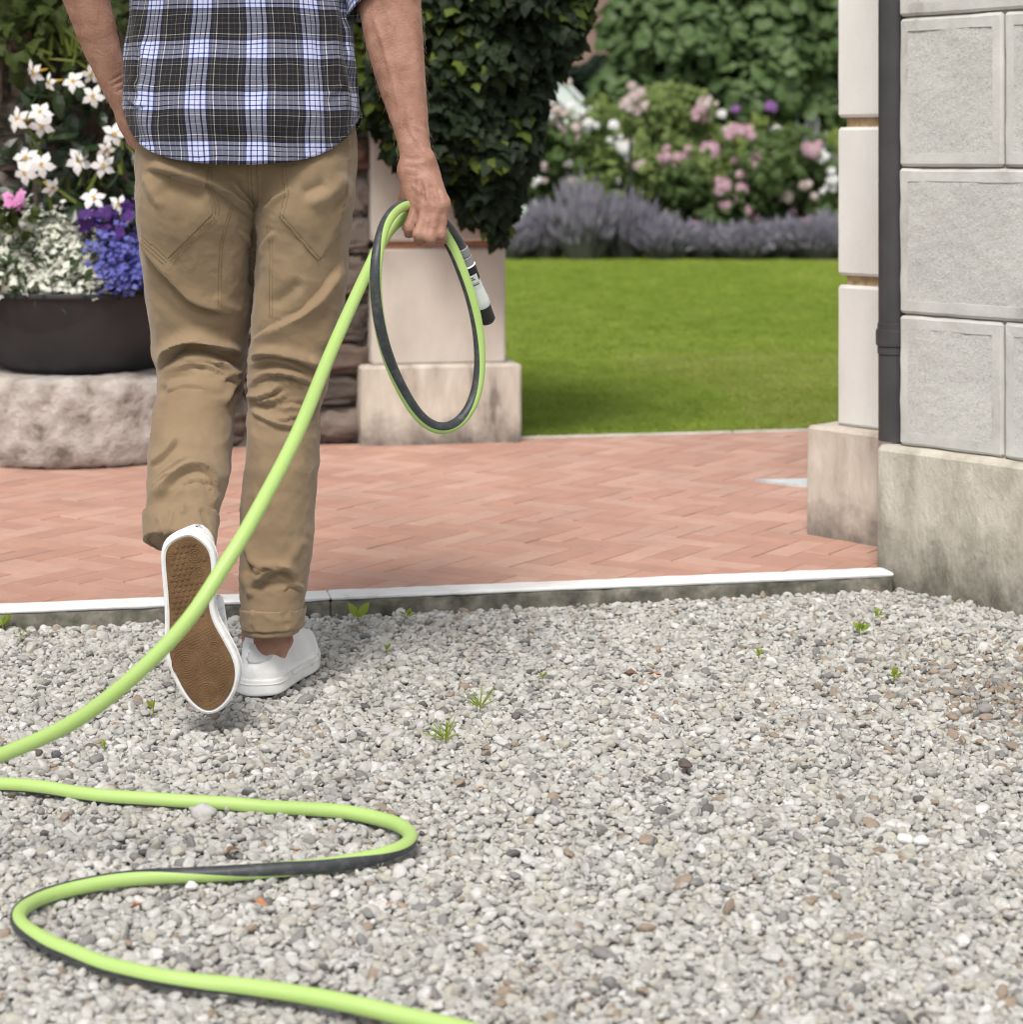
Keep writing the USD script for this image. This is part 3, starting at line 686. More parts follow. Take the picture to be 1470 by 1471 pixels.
# short hair as a cap over the skull
Hh = Sdf3(hd - [0.12, 0.13, 0.10], hd + [0.12, 0.13, 0.13], 0.005)
Hh.cone(hd + [0, -0.02, 0.022], hd + [0, 0.022, 0.03], 0.088, 0.083, 0.02); Hh.cone(hd + [0, -0.035, -0.02], hd + [0, -0.03, -0.05], 0.072, 0.06, 0.02)
Hh.cone(hd + [0, 0.13, -0.06], hd + [0, 0.10, 0.0], 0.075, 0.07, 0.02, cut=True)
hm = Hh.mesh(2); part(body_path, "hair", tm(hm.vertices + hm.vertex_normals * ((meshkit.fbm(hm.vertices * 90, 3, 2) - 0.5) * 0.012)[:, None], hm.faces), hair_mat, True)

# --- trousers: two legs of stacked sections, joined, then folded
def leg_rows(rows):
    r = np.array(rows, float)
    z = EYE - (r[:, 0] - HOR) / FPX * r[:, 3]
    xl, xr = (r[:, 1] - CXP) / FPX * r[:, 3], (r[:, 2] - CXP) / FPX * r[:, 3]
    o = np.argsort(z)
    return [PchipInterpolator(z[o], q[o]) for q in ((xl + xr) / 2, r[:, 3], (xr - xl) / 2, r[:, 4])], z.min(), z.max()
LEG_L = leg_rows([(110, 206, 352, 3.55, .095), (180, 201, 365, 3.55, .108), (235, 198, 376, 3.55, .122), (300, 199, 374, 3.56, .126), (350, 202, 371, 3.575, .112), (400, 208, 367, 3.59, .10), (450, 214, 363, 3.605, .093), (490, 219, 354, 3.615, .088),
                  (515, 222, 352, 3.615, .090), (532, 228, 351, 3.605, .092), (560, 229, 346, 3.585, .094), (600, 220, 334, 3.55, .094), (650, 216, 332, 3.51, .092), (700, 214, 326, 3.465, .088), (740, 211, 313, 3.42, .076), (775, 211, 306, 3.385, .064), (800, 216, 304, 3.37, .055)])
LEG_R = leg_rows([(110, 358, 500, 3.55, .095), (180, 358, 508, 3.55, .108), (235, 366, 511, 3.55, .122), (300, 370, 506, 3.55, .122), (350, 370, 502, 3.553, .110), (400, 367, 498, 3.557, .102), (450, 364, 493, 3.56, .096), (490, 362, 487, 3.56, .092),
                  (515, 357, 481, 3.56, .088), (560, 356, 470, 3.555, .083), (590, 358, 459, 3.552, .080), (650, 355, 457, 3.55, .080), (700, 350, 455, 3.547, .079), (800, 345, 446, 3.543, .075), (860, 347, 438, 3.538, .069), (905, 351, 431, 3.533, .064)])
def leg_field(leg, X, Y, Z):
    (fx, fy, frx, fry), z0, z1 = leg
    zz = np.clip(Z, z0, z1)
    cx, cy, rx, ry = fx(zz), fy(zz), frx(zz), fry(zz)
    k = (np.abs((X - cx) / rx) ** 2.3 + np.abs((Y - cy) / ry) ** 2.3) ** (1 / 2.3)
    d = (k - 1) * np.minimum(rx, ry)
    return np.maximum(d, z0 - Z)
lo, hi, h = np.array([pcx - 0.225, 3.30, 0.05]), np.array([pcx + 0.215, 3.745, 1.035]), 0.0034
n = np.ceil((hi - lo) / h).astype(int)
X, Y, Z = np.meshgrid(*[lo[k] + np.arange(n[k]) * h for k in range(3)], indexing="ij", sparse=True)
dL, dR = leg_field(LEG_L, X, Y, Z), leg_field(LEG_R, X, Y, Z)
CUFF_C, CUFF_A = P(261, 761, 3.40), np.array([0.03, 0.50, 0.86]) / np.linalg.norm([0.03, 0.50, 0.86])
dL = np.where(Z < 0.42, np.maximum(dL, -((X - CUFF_C[0]) * CUFF_A[0] + (Y - CUFF_C[1]) * CUFF_A[1] + (Z - CUFF_C[2]) * CUFF_A[2]) - 0.024), dL)
kk = 0.010 + 0.02 * np.clip((Z - 0.80) / 0.06, 0, 1)
t_ = np.clip(0.5 + 0.5 * (dR - dL) / kk, 0, 1)
F = dR * (1 - t_) + dL * t_ - kk * t_ * (1 - t_)
xm = (369 - CXP) / FPX * 3.55
ds = (np.sqrt(((X - (pcx)) / 0.150) ** 2 + ((Y - 3.553) / 0.118) ** 2 + (np.maximum(0.90 - Z, 0) / 0.082) ** 2) - 1) * 0.095
h2 = np.clip(0.5 + 0.5 * (F - ds) / 0.022, 0, 1)
F = F * (1 - h2) + ds * h2 - 0.022 * h2 * (1 - h2)
F = np.maximum(F, Z - 0.985).astype(np.float32)
tr = taubin(surface_nets(F, lo, h), 4)
del F
FOLDS = [
    ([(236, 516), (262, 498), (292, 497), (322, 508)], 0.0045, 3.2, "step"), ([(250, 536), (280, 526), (312, 534), (342, 552)], 0.0042, 3.2, "step"), ([(236, 566), (262, 556), (300, 560)], 0.0030, 3.4, "step"), ([(318, 548), (334, 540), (350, 536)], 0.004, 3, "step"),
    ([(360, 526), (392, 519), (430, 527)], 0.004, 3.2, "step"), ([(364, 546), (396, 536), (436, 546), (458, 560)], 0.0042, 3.0, "step"), ([(360, 580), (386, 577), (416, 566)], 0.0042, 3.0, "step"), ([(392, 602), (420, 600), (450, 588)], 0.0034, 3.2, "step"),
    ([(226, 690), (248, 672), (276, 662)], 0.0038, 3.4, "step"), ([(252, 700), (280, 690), (306, 702)], 0.0036, 3.2, "step"), ([(222, 705), (236, 690), (250, 684)], 0.003, 3, "step"),
    ([(366, 826), (390, 812), (418, 818)], 0.0036, 3.2, "step"), ([(352, 800), (372, 812), (396, 812)], 0.003, 3.4, "step"), ([(404, 850), (422, 842), (436, 850)], 0.003, 3, "step"),
    ([(330, 258), (348, 280), (362, 300)], 0.0045, 4, "step"), ([(420, 268), (396, 284), (376, 306)], 0.0045, 4, "step"), ([(398, 330), (380, 348), (370, 372)], 0.003, 4, "step"), ([(340, 330), (356, 346), (366, 366)], 0.003, 4, "step"),
    ([(203, 246), (226, 243), (259, 252), (302, 265), (330, 280), (357, 303), (367, 314)], 0.0085, 9, "step"),
    ([(203, 250), (214, 270), (230, 303)], 0.0045, 6, "step"), ([(228, 262), (262, 275), (300, 285)], 0.006, 16, "valley"),
    ([(494, 245), (488, 262), (466, 282), (438, 295)], 0.006, 9, "ridge"), ([(470, 262), (450, 272), (430, 280)], 0.0045, 9, "valley"),
    ([(505, 250), (498, 285), (478, 330), (462, 372)], 0.004, 8, "ridge"),
    ([(200, 330), (214, 360), (240, 392), (264, 422), (291, 438), (322, 448), (338, 464)], 0.0065, 8, "step"),
    ([(222, 400), (255, 450), (300, 468), (345, 462)], 0.004, 10, "valley"), ([(308, 420), (330, 440), (352, 446)], 0.004, 7, "ridge"),
    ([(365, 320), (367, 350), (366, 390), (362, 420)], 0.006, 6, "valley"),
    ([(221, 527), (231, 524), (246, 507), (270, 490), (294, 491), (316, 499), (352, 509)], 0.014, 7, "step"),
    ([(228, 534), (244, 517), (268, 503), (300, 505), (330, 516), (350, 528)], 0.0065, 5.5, "valley"),
    ([(232, 545), (258, 522), (290, 516), (325, 528), (346, 545)], 0.0055, 8, "ridge"), ([(300, 520), (325, 535), (344, 556)], 0.005, 5, "step"),
    ([(225, 575), (250, 545), (285, 540)], 0.0035, 8, "valley"), ([(322, 585), (334, 562), (346, 548)], 0.004, 5, "step"),
    ([(226, 560), (262, 548), (304, 556), (332, 572)], 0.0025, 6, "ridge"),
    ([(217, 672), (230, 660), (246, 645), (255, 627)], 0.0055, 6, "step"), ([(240, 650), (270, 668), (305, 678)], 0.003, 9, "ridge"),
    ([(217, 727), (226, 712), (240, 695), (262, 677), (290, 674), (304, 690), (314, 708)], 0.0085, 7, "step"),
    ([(222, 738), (240, 712), (262, 694), (286, 692)], 0.006, 6, "valley"), ([(232, 735), (250, 708), (270, 700)], 0.0035, 5, "ridge"),
    ([(286, 680), (300, 705), (308, 730)], 0.004, 5, "step"), ([(225, 640), (260, 632), (300, 640)], 0.002, 12, "ridge"),
    ([(496, 366), (480, 396), (463, 422), (440, 446), (420, 459), (384, 477), (352, 500)], 0.0075, 9, "step"),
    ([(388, 440), (410, 425), (436, 402)], 0.004, 9, "valley"), ([(480, 430), (470, 470), (468, 505)], 0.004, 10, "ridge"),
    ([(354, 517), (374, 511), (400, 510), (438, 520), (462, 536)], 0.0085, 6, "step"), ([(440, 512), (454, 526), (468, 532)], 0.005, 5, "step"),
    ([(358, 534), (380, 526), (410, 528), (446, 542)], 0.006, 5, "valley"), ([(356, 553), (384, 541), (410, 538), (440, 552)], 0.0055, 5, "step"),
    ([(352, 569), (370, 571), (386, 567), (408, 552)], 0.0070, 5, "step"), ([(358, 588), (374, 598), (400, 610), (430, 612)], 0.0050, 5, "step"),
    ([(446, 560), (454, 580), (458, 600)], 0.004, 5, "ridge"), ([(362, 575), (378, 584), (398, 582)], 0.005, 4, "valley"), ([(440, 590), (420, 582), (400, 588)], 0.0035, 5, "step"),
    ([(370, 660), (400, 690), (440, 700)], 0.0016, 14, "ridge"), ([(352, 700), (380, 720), (430, 715)], 0.0014, 10, "ridge"),
    ([(360, 845), (374, 832), (390, 820), (406, 818), (424, 832)], 0.0065, 6, "step"), ([(350, 820), (356, 838), (362, 860)], 0.005, 5, "ridge"), ([(366, 850), (392, 838), (426, 846)], 0.004, 6, "valley"),
    ([(440, 770), (420, 800), (404, 822)], 0.003, 8, "ridge"), ([(349, 780), (360, 800), (372, 826)], 0.003, 7, "step")]
tr = crease(tr, [(p_, a_ * 1.55, w_, k_) for p_, a_, w_, k_ in FOLDS])
tv = tr.vertices
uu, vv = proj(tv)
gs = lambda u0, v0, su, sv: np.exp(-((uu - u0) / su) ** 2 - ((vv - v0) / sv) ** 2)
busy = np.clip(gs(288, 545, 75, 42) + gs(412, 565, 70, 48) + 0.9 * gs(262, 705, 60, 34) + 0.8 * gs(392, 835, 55, 32) + 0.6 * gs(366, 300, 42, 50) + 0.35 * gs(300, 440, 80, 40) + 0.35 * gs(440, 440, 70, 40), 0, 1)
warp = np.stack([meshkit.fbm(tv * 11, 2, 41), meshkit.fbm(tv * 11, 2, 42), meshkit.fbm(tv * 11, 2, 43)], 1) - 0.5
def rdg(fr, sd): return (1 - np.abs(2 * meshkit.noise((tv + warp * 0.06) * np.array(fr), sd) - 1)) ** 2.2 - 0.35
wr_ = (meshkit.fbm(tv * np.array([22, 22, 13]), 3, 11) - 0.5) * 0.0065 + (meshkit.fbm(tv * np.array([55, 55, 40]), 3, 12) - 0.5) * 0.0028
wr_ += busy * (rdg((11, 11, 50), 51) * 0.0038 + rdg((20, 20, 85), 52) * 0.0016) + (1 - busy) * (rdg((13, 13, 15), 53) * 0.0024 + rdg((30, 30, 34), 54) * 0.0010)
tr = taubin(tm(tv + tr.vertex_normals * wr_[:, None], tr.faces), 1)
trousers = part(man, "trousers", tr, khaki, True)

# things laid on the trousers: seams, pockets, stitches; found by casting rays from behind
import trimesh.ray
try:
    from trimesh.ray.ray_pyembree import RayMeshIntersector
except Exception:
    from trimesh.ray.ray_triangle import RayMeshIntersector
caster = RayMeshIntersector(tr)
def on_trousers(uv, lift):
    uv = np.asarray(uv, float)
    d = np.column_stack([(uv[:, 0] - CXP) / FPX, np.ones(len(uv)), -(uv[:, 1] - HOR) / FPX])
    loc, ri, ti_ = caster.intersects_location(np.tile([0, 0, EYE], (len(uv), 1)), d, multiple_hits=False)
    out = np.full((len(uv), 3), np.nan); out[ri] = loc + tr.face_normals[ti_] * lift
    return out
def path_on(pts, step=3.0):
    pts = np.asarray(pts, float)
    l = np.concatenate([[0], np.cumsum(np.linalg.norm(np.diff(pts, axis=0), axis=1))])
    t = np.linspace(0, l[-1], max(int(l[-1] / step), 2))
    return np.column_stack([np.interp(t, l, pts[:, k]) for k in (0, 1)])
def stitched(name, pts, off=0.0, rad=0.0006, dash=True, lift=0.0004):
    p = path_on(pts, 1.0)
    nrm = np.gradient(p, axis=0); nrm = np.stack([-nrm[:, 1], nrm[:, 0]], 1); nrm /= np.maximum(np.linalg.norm(nrm, axis=1, keepdims=True), 1e-9)
    w = on_trousers(p + nrm * off, lift)
    ok = ~np.isnan(w[:, 0]); w = w[ok]
    if len(w) < 4: return
    for k in range(3): w[1:-1] = 0.5 * w[1:-1] + 0.25 * (w[2:] + w[:-2])
    segs = [w[k:k + 3] for k in range(0, len(w) - 3, 4)] if dash else [w]
    part(trousers, name, cat_([tube(s, rad, 5) for s in segs if len(s) > 1]), thread, True)
pockL = [(297, 240), (296, 262), (307, 296), (306, 310), (240, 374), (203, 340), (200, 262)]
pockR = [(404, 240), (407, 280), (400, 312), (457, 378), (484, 344), (497, 290), (503, 222)]
def patch(poly, lift):
    pg = Polygon(poly)
    x0, y0, x1, y1 = pg.bounds; st = 3.0
    gx, gy = np.meshgrid(np.arange(x0 - st, x1 + st, st), np.arange(y0 - st, y1 + st, st), indexing="ij")
    ins = shapely.contains_xy(pg, gx, gy)
    w = on_trousers(np.column_stack([gx.ravel(), gy.ravel()]), lift)
    ins &= ~np.isnan(w[:, 0]).reshape(gx.shape)
    ny = gx.shape[1]; f = []
    for i in range(gx.shape[0] - 1):
        for j in range(ny - 1):
            if ins[i, j] and ins[i + 1, j] and ins[i, j + 1] and ins[i + 1, j + 1]:
                a, b_, c_, d_ = i * ny + j, (i + 1) * ny + j, (i + 1) * ny + j + 1, i * ny + j + 1
                f += [(a, b_, c_), (a, c_, d_)]
    w = np.nan_to_num(w)
    m = tm(w, np.array(f)); m.remove_unreferenced_vertices()
    if (m.face_normals[:, 1].mean()) > 0: m.invert()
    return m
for pk_ in (pockL, pockR):
    pp = [p for p in pk_]
    part(trousers, "pocket", taubin(patch(pp, 0.0011), 2), khaki, True)
for pts in ([(297, 240), (296, 262), (307, 296), (306, 310)], [(306, 310), (240, 374)], [(240, 374), (203, 340)], [(404, 240), (407, 280), (400, 312)], [(400, 312), (457, 378)]):
    stitched("stitching", pts, -2.0, lift=0.0013); stitched("stitching", pts, -7.0, lift=0.0013)
for pts in ([(361, 238), (361, 262), (363, 290), (369, 306)],):
    stitched("stitching", pts, 0); stitched("stitching", pts, 5)
for pts in ([(335, 297), (326, 325), (319, 357), (317, 400), (317, 441)], [(387, 319), (391, 345), (392, 368), (391, 420), (391, 457)]):
    stitched("seam", pts, 0, 0.0006, False, 0.0); stitched("stitching", pts, 4)
stitched("seam", [(369, 236), (370, 270), (371, 300)], 0, 0.0011, False, 0.0)
# turn-ups
def cuff(leg, centre, axis, half, grow, name):
    lo_, hi_ = centre - 0.13, centre + 0.13
    hh = 0.0032
    nn = np.ceil((hi_ - lo_) / hh).astype(int)
    X, Y, Z = np.meshgrid(*[lo_[k] + np.arange(nn[k]) * hh for k in range(3)], indexing="ij", sparse=True)
    a = (X - centre[0]) * axis[0] + (Y - centre[1]) * axis[1] + (Z - centre[2]) * axis[2]
    (fx, fy, frx, fry), z0, z1 = leg
    zz = np.clip(Z, z0, z1); cx, cy, rx, ry = fx(zz), fy(zz), frx(zz) + grow, fry(zz) + grow
    d = ((np.abs((X - cx) / rx) ** 2.3 + np.abs((Y - cy) / ry) ** 2.3) ** (1 / 2.3) - 1) * np.minimum(rx, ry)
    d2 = np.maximum(d, np.abs(a) - half)
    inner = d + 0.010
    d2 = np.maximum(d2, -inner)
    m = taubin(surface_nets(d2.astype(np.float32), lo_, hh), 3)
    w = (meshkit.fbm(m.vertices * 40, 3, 5) - 0.5) * 0.006
    return tm(m.vertices + m.vertex_normals * w[:, None], m.faces)
cl = cuff(LEG_L, CUFF_C, CUFF_A, 0.0265, 0.0045, "l")
cl = crease(cl, [([(246, 728), (243, 745), (232, 780)], 0.006, 4, "step"), ([(288, 728), (296, 745), (302, 765)], 0.005, 4, "valley"), ([(262, 722), (262, 740)], 0.004, 4, "ridge"), ([(222, 740), (232, 752), (228, 775)], 0.004, 5, "ridge")])
part(trousers, "cuff", cl, khaki, True)
cr_ = cuff(LEG_R, P(389, 887, 3.535), np.array([-0.02, 0.10, 1.0]), 0.0175, 0.0042, "r")
cr_ = crease(cr_, [([(358, 868), (364, 885), (360, 902)], 0.004, 4, "ridge"), ([(414, 872), (410, 890), (416, 902)], 0.0035, 5, "valley"), ([(372, 878), (400, 892), (424, 884)], 0.002, 5, "ridge")])
part(trousers, "cuff", cr_, khaki, True)

# --- shoes
OUT = np.array([(430, 335), (490, 350), (540, 400), (560, 480), (556, 590), (550, 690), (570, 780), (612, 862), (668, 968), (688, 1060), (664, 1160), (604, 1238), (532, 1257), (452, 1195), (388, 1085), (346, 955), (345, 800), (336, 610), (324, 450), (352, 375)], float)
OUT = OUT / 3.675 + np.array([150, 680])
def outline(grow, n=120):
    p = np.vstack([OUT, OUT[:1]])
    s = CubicSpline(np.arange(len(p)), p, bc_type="periodic")(np.linspace(0, len(OUT), n, endpoint=False))
    return s
o2 = outline(0)
axis0, axis1 = np.array([430.0, 335]) / 3.675 + [150, 680], np.array([575, 1252.0]) / 3.675 + [150, 680]
ax = axis1 - axis0; Lpx = np.linalg.norm(ax); ax /= Lpx; perp = np.array([-ax[1], ax[0]])
LEN = 0.288
loc = np.column_stack([(o2 - axis0) @ perp, (o2 - axis0) @ ax]) * (LEN - 0.014) / Lpx      # x across, y from heel to toe
if loc[:, 0].mean() > 0: pass
def ring(grow):
    pg = Polygon(loc).buffer(grow, 16)
    c = np.asarray(pg.exterior.coords)[:-1]
    l = np.concatenate([[0], np.cumsum(np.linalg.norm(np.diff(np.vstack([c, c[:1]]), axis=0), axis=1))])
    c2 = np.vstack([c, c[:1]])
    t = np.linspace(0, l[-1], 121)[:-1]
    r = np.column_stack([np.interp(t, l, c2[:, k]) for k in (0, 1)])
    k0 = np.argmin(r[:, 1]); r = np.roll(r, -k0, 0)
    if Polygon(r).exterior.is_ccw is False: r = r[::-1]
    return r
def rings_mesh(rs, cap0=True, cap1=True):
    n = len(rs[0]); v = np.vstack(rs); f = []
    for k in range(len(rs) - 1):
        i = np.arange(n); j = (i + 1) % n
        f += [np.stack([k * n + i, k * n + j, (k + 1) * n + j], 1), np.stack([k * n + i, (k + 1) * n + j, (k + 1) * n + i], 1)]
    if cap0: v = np.vstack([v, rs[0].mean(0)]); i = np.arange(n); f.append(np.stack([np.full(n, len(v) - 1), (i + 1) % n, i], 1))
    if cap1: v = np.vstack([v, rs[-1].mean(0)]); i = np.arange(n); b_ = (len(rs) - 1) * n; f.append(np.stack([np.full(n, len(v) - 1), b_ + i, b_ + (i + 1) % n], 1))
    return tm(v, np.vstack(f))
def shoe(heel, across, along, up, mirror, name, spring=0.0):
    """heel: point under the heel's back; across: to the shoe's own right as the outline is drawn; along: heel to toe; up: out of the sole."""
    R = np.stack([across, along, up], 1)
    mir = np.array([-1 if mirror else 1, 1, 1])
    def place(m):
        v = np.array(m.vertices)
        t = np.clip((v[:, 1] - 0.17) / 0.11, 0, 1); v[:, 2] += spring * t * t
        v = (v * mir) @ R.T + heel
        f = m.faces[:, ::-1] if mirror else m.faces
        m2 = tm(v, f)
        if m2.volume < 0: m2.invert()
        return m2
    def at(r2, z): return np.column_stack([r2, np.broadcast_to(z, len(r2))])
    sole = rings_mesh([at(ring(-0.001), 0.003), at(ring(0.003), 0.000), at(ring(0.0068), 0.002), at(ring(0.0078), 0.006), at(ring(0.0078), 0.024), at(ring(0.0066), 0.0265), at(ring(0.002), 0.0268)])
    sh = part(man, "shoe", place(sole), rubber, 50)
    # outsole: slab let into the white rim with moulded rings
    os_ = rings_mesh([at(ring(-0.0005), 0.004), at(ring(-0.0005), -0.0006), at(ring(-0.0022), -0.0018)], cap0=False)
    outs = place(os_)
    if True:
        outs = as_tm(outs)
    op = part(sh, "outsole", outs, gum, 40)
    tor = []
    for cx_, cy_, rmax in ((-0.010, 0.030, 0.011), (-0.012, 0.056, 0.010), (0.030, 0.197, 0.022), (0.005, 0.245, 0.016), (-0.018, 0.175, 0.010)):
        for r in np.arange(0.0035, rmax, 0.0036):
            tt = trimesh.creation.torus(r, 0.0007, major_sections=24, minor_sections=5); tt.apply_translation([cx_, cy_, -0.0019]); tor.append(tt)
    inner = Polygon(loc).buffer(-0.006)
    for gy in np.arange(0.012, 0.13, 0.0085):
        for gi, gx in enumerate(np.arange(-0.04, 0.04, 0.0085)):
            x = gx + (0.00425 if int(gy / 0.0085) % 2 else 0)
            if inner.contains(Point(x, gy)) and all(math.hypot(x - a, gy - b_) > c_ + 0.004 for a, b_, c_ in ((-0.010, 0.030, 0.011), (-0.012, 0.056, 0.010))):
                tt = trimesh.creation.cylinder(0.0031, 0.0016, sections=6); tt.apply_translation([x, gy, -0.0022]); tor.append(tt)
    for gy in np.arange(0.15, 0.266, 0.0044):       # fine ribs across the ball
        row = [Point(x, gy + 0.35 * x) for x in np.arange(-0.045, 0.055, 0.003)]
        row = [p for p in row if inner.contains(p) and all(math.hypot(p.x - a, p.y - b_) > c_ + 0.003 for a, b_, c_ in ((0.030, 0.197, 0.022), (0.005, 0.245, 0.016), (-0.018, 0.175, 0.010)))]
        run = []
        for p in row + [None]:
            if p is not None and (not run or abs(p.x - run[-1].x) < 0.004): run.append(p)
            else:
                if len(run) > 2: tor.append(tube([(q_.x, q_.y, -0.0017) for q_ in run], 0.0007, 5))
                run = [p] if p is not None else []
    part(op, "tread", place(cat_(tor)), gum, False)
    # upper
    def lvl(grow, z, pull, ymax):
        r = ring(grow).copy()
        y = r[:, 1]; c = np.array([np.interp(0.5, [0, 1], [0, 0]), 0])
        mid = loc[:, 0].mean() * 0.7
        r[:, 0] = mid + (r[:, 0] - mid) * (pull + (1 - pull) * 0.92 * np.clip(1 - (y - 0.045) / 0.06, 0, 1))
        over = np.maximum(y - ymax, 0); r[:, 1] = y - over
        return r
    zf = lambda y, hh: hh
    lv = []
    for z, g_, pull, ym in ((0.024, 0.0035, 1, 0.29), (0.034, 0.0045, 0.99, 0.276), (0.044, 0.003, 0.94, 0.262), (0.054, 0.0008, 0.86, 0.243), (0.064, -0.001, 0.79, 0.215), (0.073, -0.003, 0.74, 0.185), (0.081, -0.0045, 0.71, 0.16), (0.088, -0.005, 0.69, 0.140), (0.092, -0.0052, 0.68, 0.128)):
        r = lvl(g_, z, pull, ym)
        zz = np.full(len(r), z)
        if z > 0.06:                                     # collar dips at the sides, rises at the heel
            yy = r[:, 1]; dip = np.exp(-((yy - 0.085) / 0.034) ** 2)
            zz = z - (z - 0.06) / 0.032 * 0.017 * dip
        lv.append(np.column_stack([r, zz]))
    top_ = lv[-1]; c_ = top_[:, :2].mean(0)
    lv.append(np.column_stack([c_ + (top_[:, :2] - c_) * 0.94, top_[:, 2] + 0.0025])); lv.append(np.column_stack([c_ + (top_[:, :2] - c_) * 0.84, top_[:, 2] + 0.001])); lv.append(np.column_stack([c_ + (top_[:, :2] - c_) * 0.80, top_[:, 2] - 0.02]))
    up_m = rings_mesh(lv, cap0=False)
    um = as_tm(Manifold(manifold3d.Mesh(np.asarray(rings_mesh(lv).vertices, np.float32), np.asarray(rings_mesh(lv).faces, np.uint32))).refine_to_length(0.007)) if True else up_m
    w = (meshkit.fbm(um.vertices * 38, 3, 8) - 0.5) * 0.0035
    um = tm(um.vertices + um.vertex_normals * w[:, None], um.faces)
    ups = part(sh, "upper", place(um), canvas, 60)
    # heel tab, foxing line, seam, laces
    def heel_patch(z0, z1, half_w, lift):
        rows_ = []
        for z in np.linspace(z0, z1, 9):
            a_ = np.array([[l[:, 2].mean(), k] for k, l in enumerate(lv[:9])])
            k = np.interp(z, [l[0, 2] for l in lv[:9]], np.arange(9)); k0 = int(min(k, 7)); t = k - k0
            l = lv[k0] * (1 - t) + lv[k0 + 1] * t
            idx = np.argsort(l[:, 1])[:46]; pts_ = l[idx]; pts_ = pts_[np.argsort(pts_[:, 0])]
            tq = abs((z - z0) / (z1 - z0) * 2 - 1); ws = half_w * max(0.35, (1 - tq ** 3.2) ** 0.45)
            mid = pts_[np.argmin(pts_[:, 1])][0]
            xs = np.linspace(mid - ws, mid + ws, 13)
            yy = np.interp(xs, pts_[:, 0], pts_[:, 1]); zz = np.interp(xs, pts_[:, 0], pts_[:, 2])
            rows_.append(np.column_stack([xs, yy - lift, zz]))
        v = np.vstack(rows_); i = (np.arange(8)[:, None] * 13 + np.arange(12)[None]).ravel()
        f = np.concatenate([np.stack([i, i + 1, i + 14], 1), np.stack([i, i + 14, i + 13], 1)])
        v2 = v + [0, 0.003, 0]
        f2 = np.concatenate([f, f[:, ::-1] + len(v)])
        b_ = list(range(13)) + [13 * r + 12 for r in range(1, 9)] + [8 * 13 + c for c in range(11, -1, -1)] + [13 * r for r in range(7, 0, -1)]
        n_ = len(v); side = []
        for a, c in zip(b_, b_[1:] + b_[:1]): side += [(a, n_ + c, c), (a, n_ + a, n_ + c)]
        return tm(np.vstack([v, v2]), np.vstack([f2, side]))
    part(sh, "heel_tab", place(heel_patch(0.054, 0.084, 0.030, 0.0016)), heel_tab, True, label="pale grey heel tab")
    ls = []
    for y in (0.145, 0.160, 0.175, 0.190):
        k = np.interp(y, [0.128, 0.14, 0.16, 0.185, 0.215], [8, 7, 6, 5, 4]); zt_ = np.interp(y, [0.128, 0.16, 0.185, 0.215], [0.092, 0.081, 0.073, 0.064])
        ls.append(tube([(-0.024, y - 0.004, zt_ - 0.006), (-0.008, y, zt_ + 0.0035), (0.010, y, zt_ + 0.0035), (0.026, y - 0.004, zt_ - 0.006)], 0.0022, 6))
    part(ups, "laces", place(cat_(ls)), canvas, True)
    fx = ring(0.0080); fx = np.vstack([fx, fx[:1]])
    part(sh, "foxing_line", place(tube(np.column_stack([fx, np.full(len(fx), 0.0195)]), 0.0009, 6, False)), rubber, True)
    return sh
nrm = lambda v: np.asarray(v, float) / np.linalg.norm(v)
# trailing foot: heel up, sole turned to the viewer
hp, tp = P(axis0[0], axis0[1], 3.262), P(axis1[0], axis1[1], 3.290)
al = nrm(tp - hp); upv = np.array([0.02, 1.0, 0.0]); upv = nrm(upv - al * (upv @ al)); acr = np.cross(al, upv)
LEN_real = np.linalg.norm(tp - hp)
leftshoe = shoe(hp, -acr if (proj(hp + acr * .01)[0] < proj(hp)[0]) == (perp[0] > 0) else acr, al, upv, False, "left")
# standing foot, turned out
ang = math.radians(10)
al = np.array([math.sin(ang), math.cos(ang), 0.0]); upv = np.array([0, 0, 1.0]); acr = np.cross(al, upv)
shoe(G(364, 1003, 0.0) + [0, 0.0, 0.004], acr, al, upv, False, "right")

# --- shirt
def stripes(bands, n=256):
    x = (np.arange(n) + 0.5) / n
    out = np.zeros((n, 3))
    for a, b_, c in bands:
        out[(x >= a) & (x < b_)] = c
    return [(float(x[k]), tuple(out[k])) for k in range(n)]
WHT, DRK, NVY, CRM = (0.76, 0.775, 0.85), (0.252, 0.247, 0.262), (0.16, 0.19, 0.40), (0.86, 0.85, 0.81)
bands = [(0, 1, DRK), (0, 0.19, WHT), (0.81, 1.0, WHT), (0.085, 0.112, NVY), (0.888, 0.915, NVY), (0.0, 0.013, NVY), (0.175, 0.195, NVY), (0.805, 0.825, NVY),
         (0.29, 0.304, CRM), (0.50, 0.514, (0.62, 0.60, 0.58)), (0.69, 0.704, CRM), (0.24, 0.252, (0.44, 0.44, 0.46)), (0.745, 0.757, (0.44, 0.44, 0.46)), (0.39, 0.402, (0.43, 0.42, 0.42)), (0.60, 0.612, (0.43, 0.42, 0.42))]
PER = 0.0817
nodes = {"tc": ("texture_coordinate", {}), "s": ("separate_xyz", {}), "g": ("geometry", {})}
lk = [("tc.UV", "s.vector")]
for a in ("x", "y"):
    nodes |= {f"d{a}": ("math", {"math_type": "divide", "value2": PER}), f"f{a}": ("math", {"math_type": "fraction"}), f"r{a}": ("rgb_ramp", {"ramp": stripes(bands), "interpolate": False})}
    lk += [(f"s.{a}", f"d{a}.value1"), (f"d{a}.value", f"f{a}.value1"), (f"f{a}.value", f"r{a}.fac")]
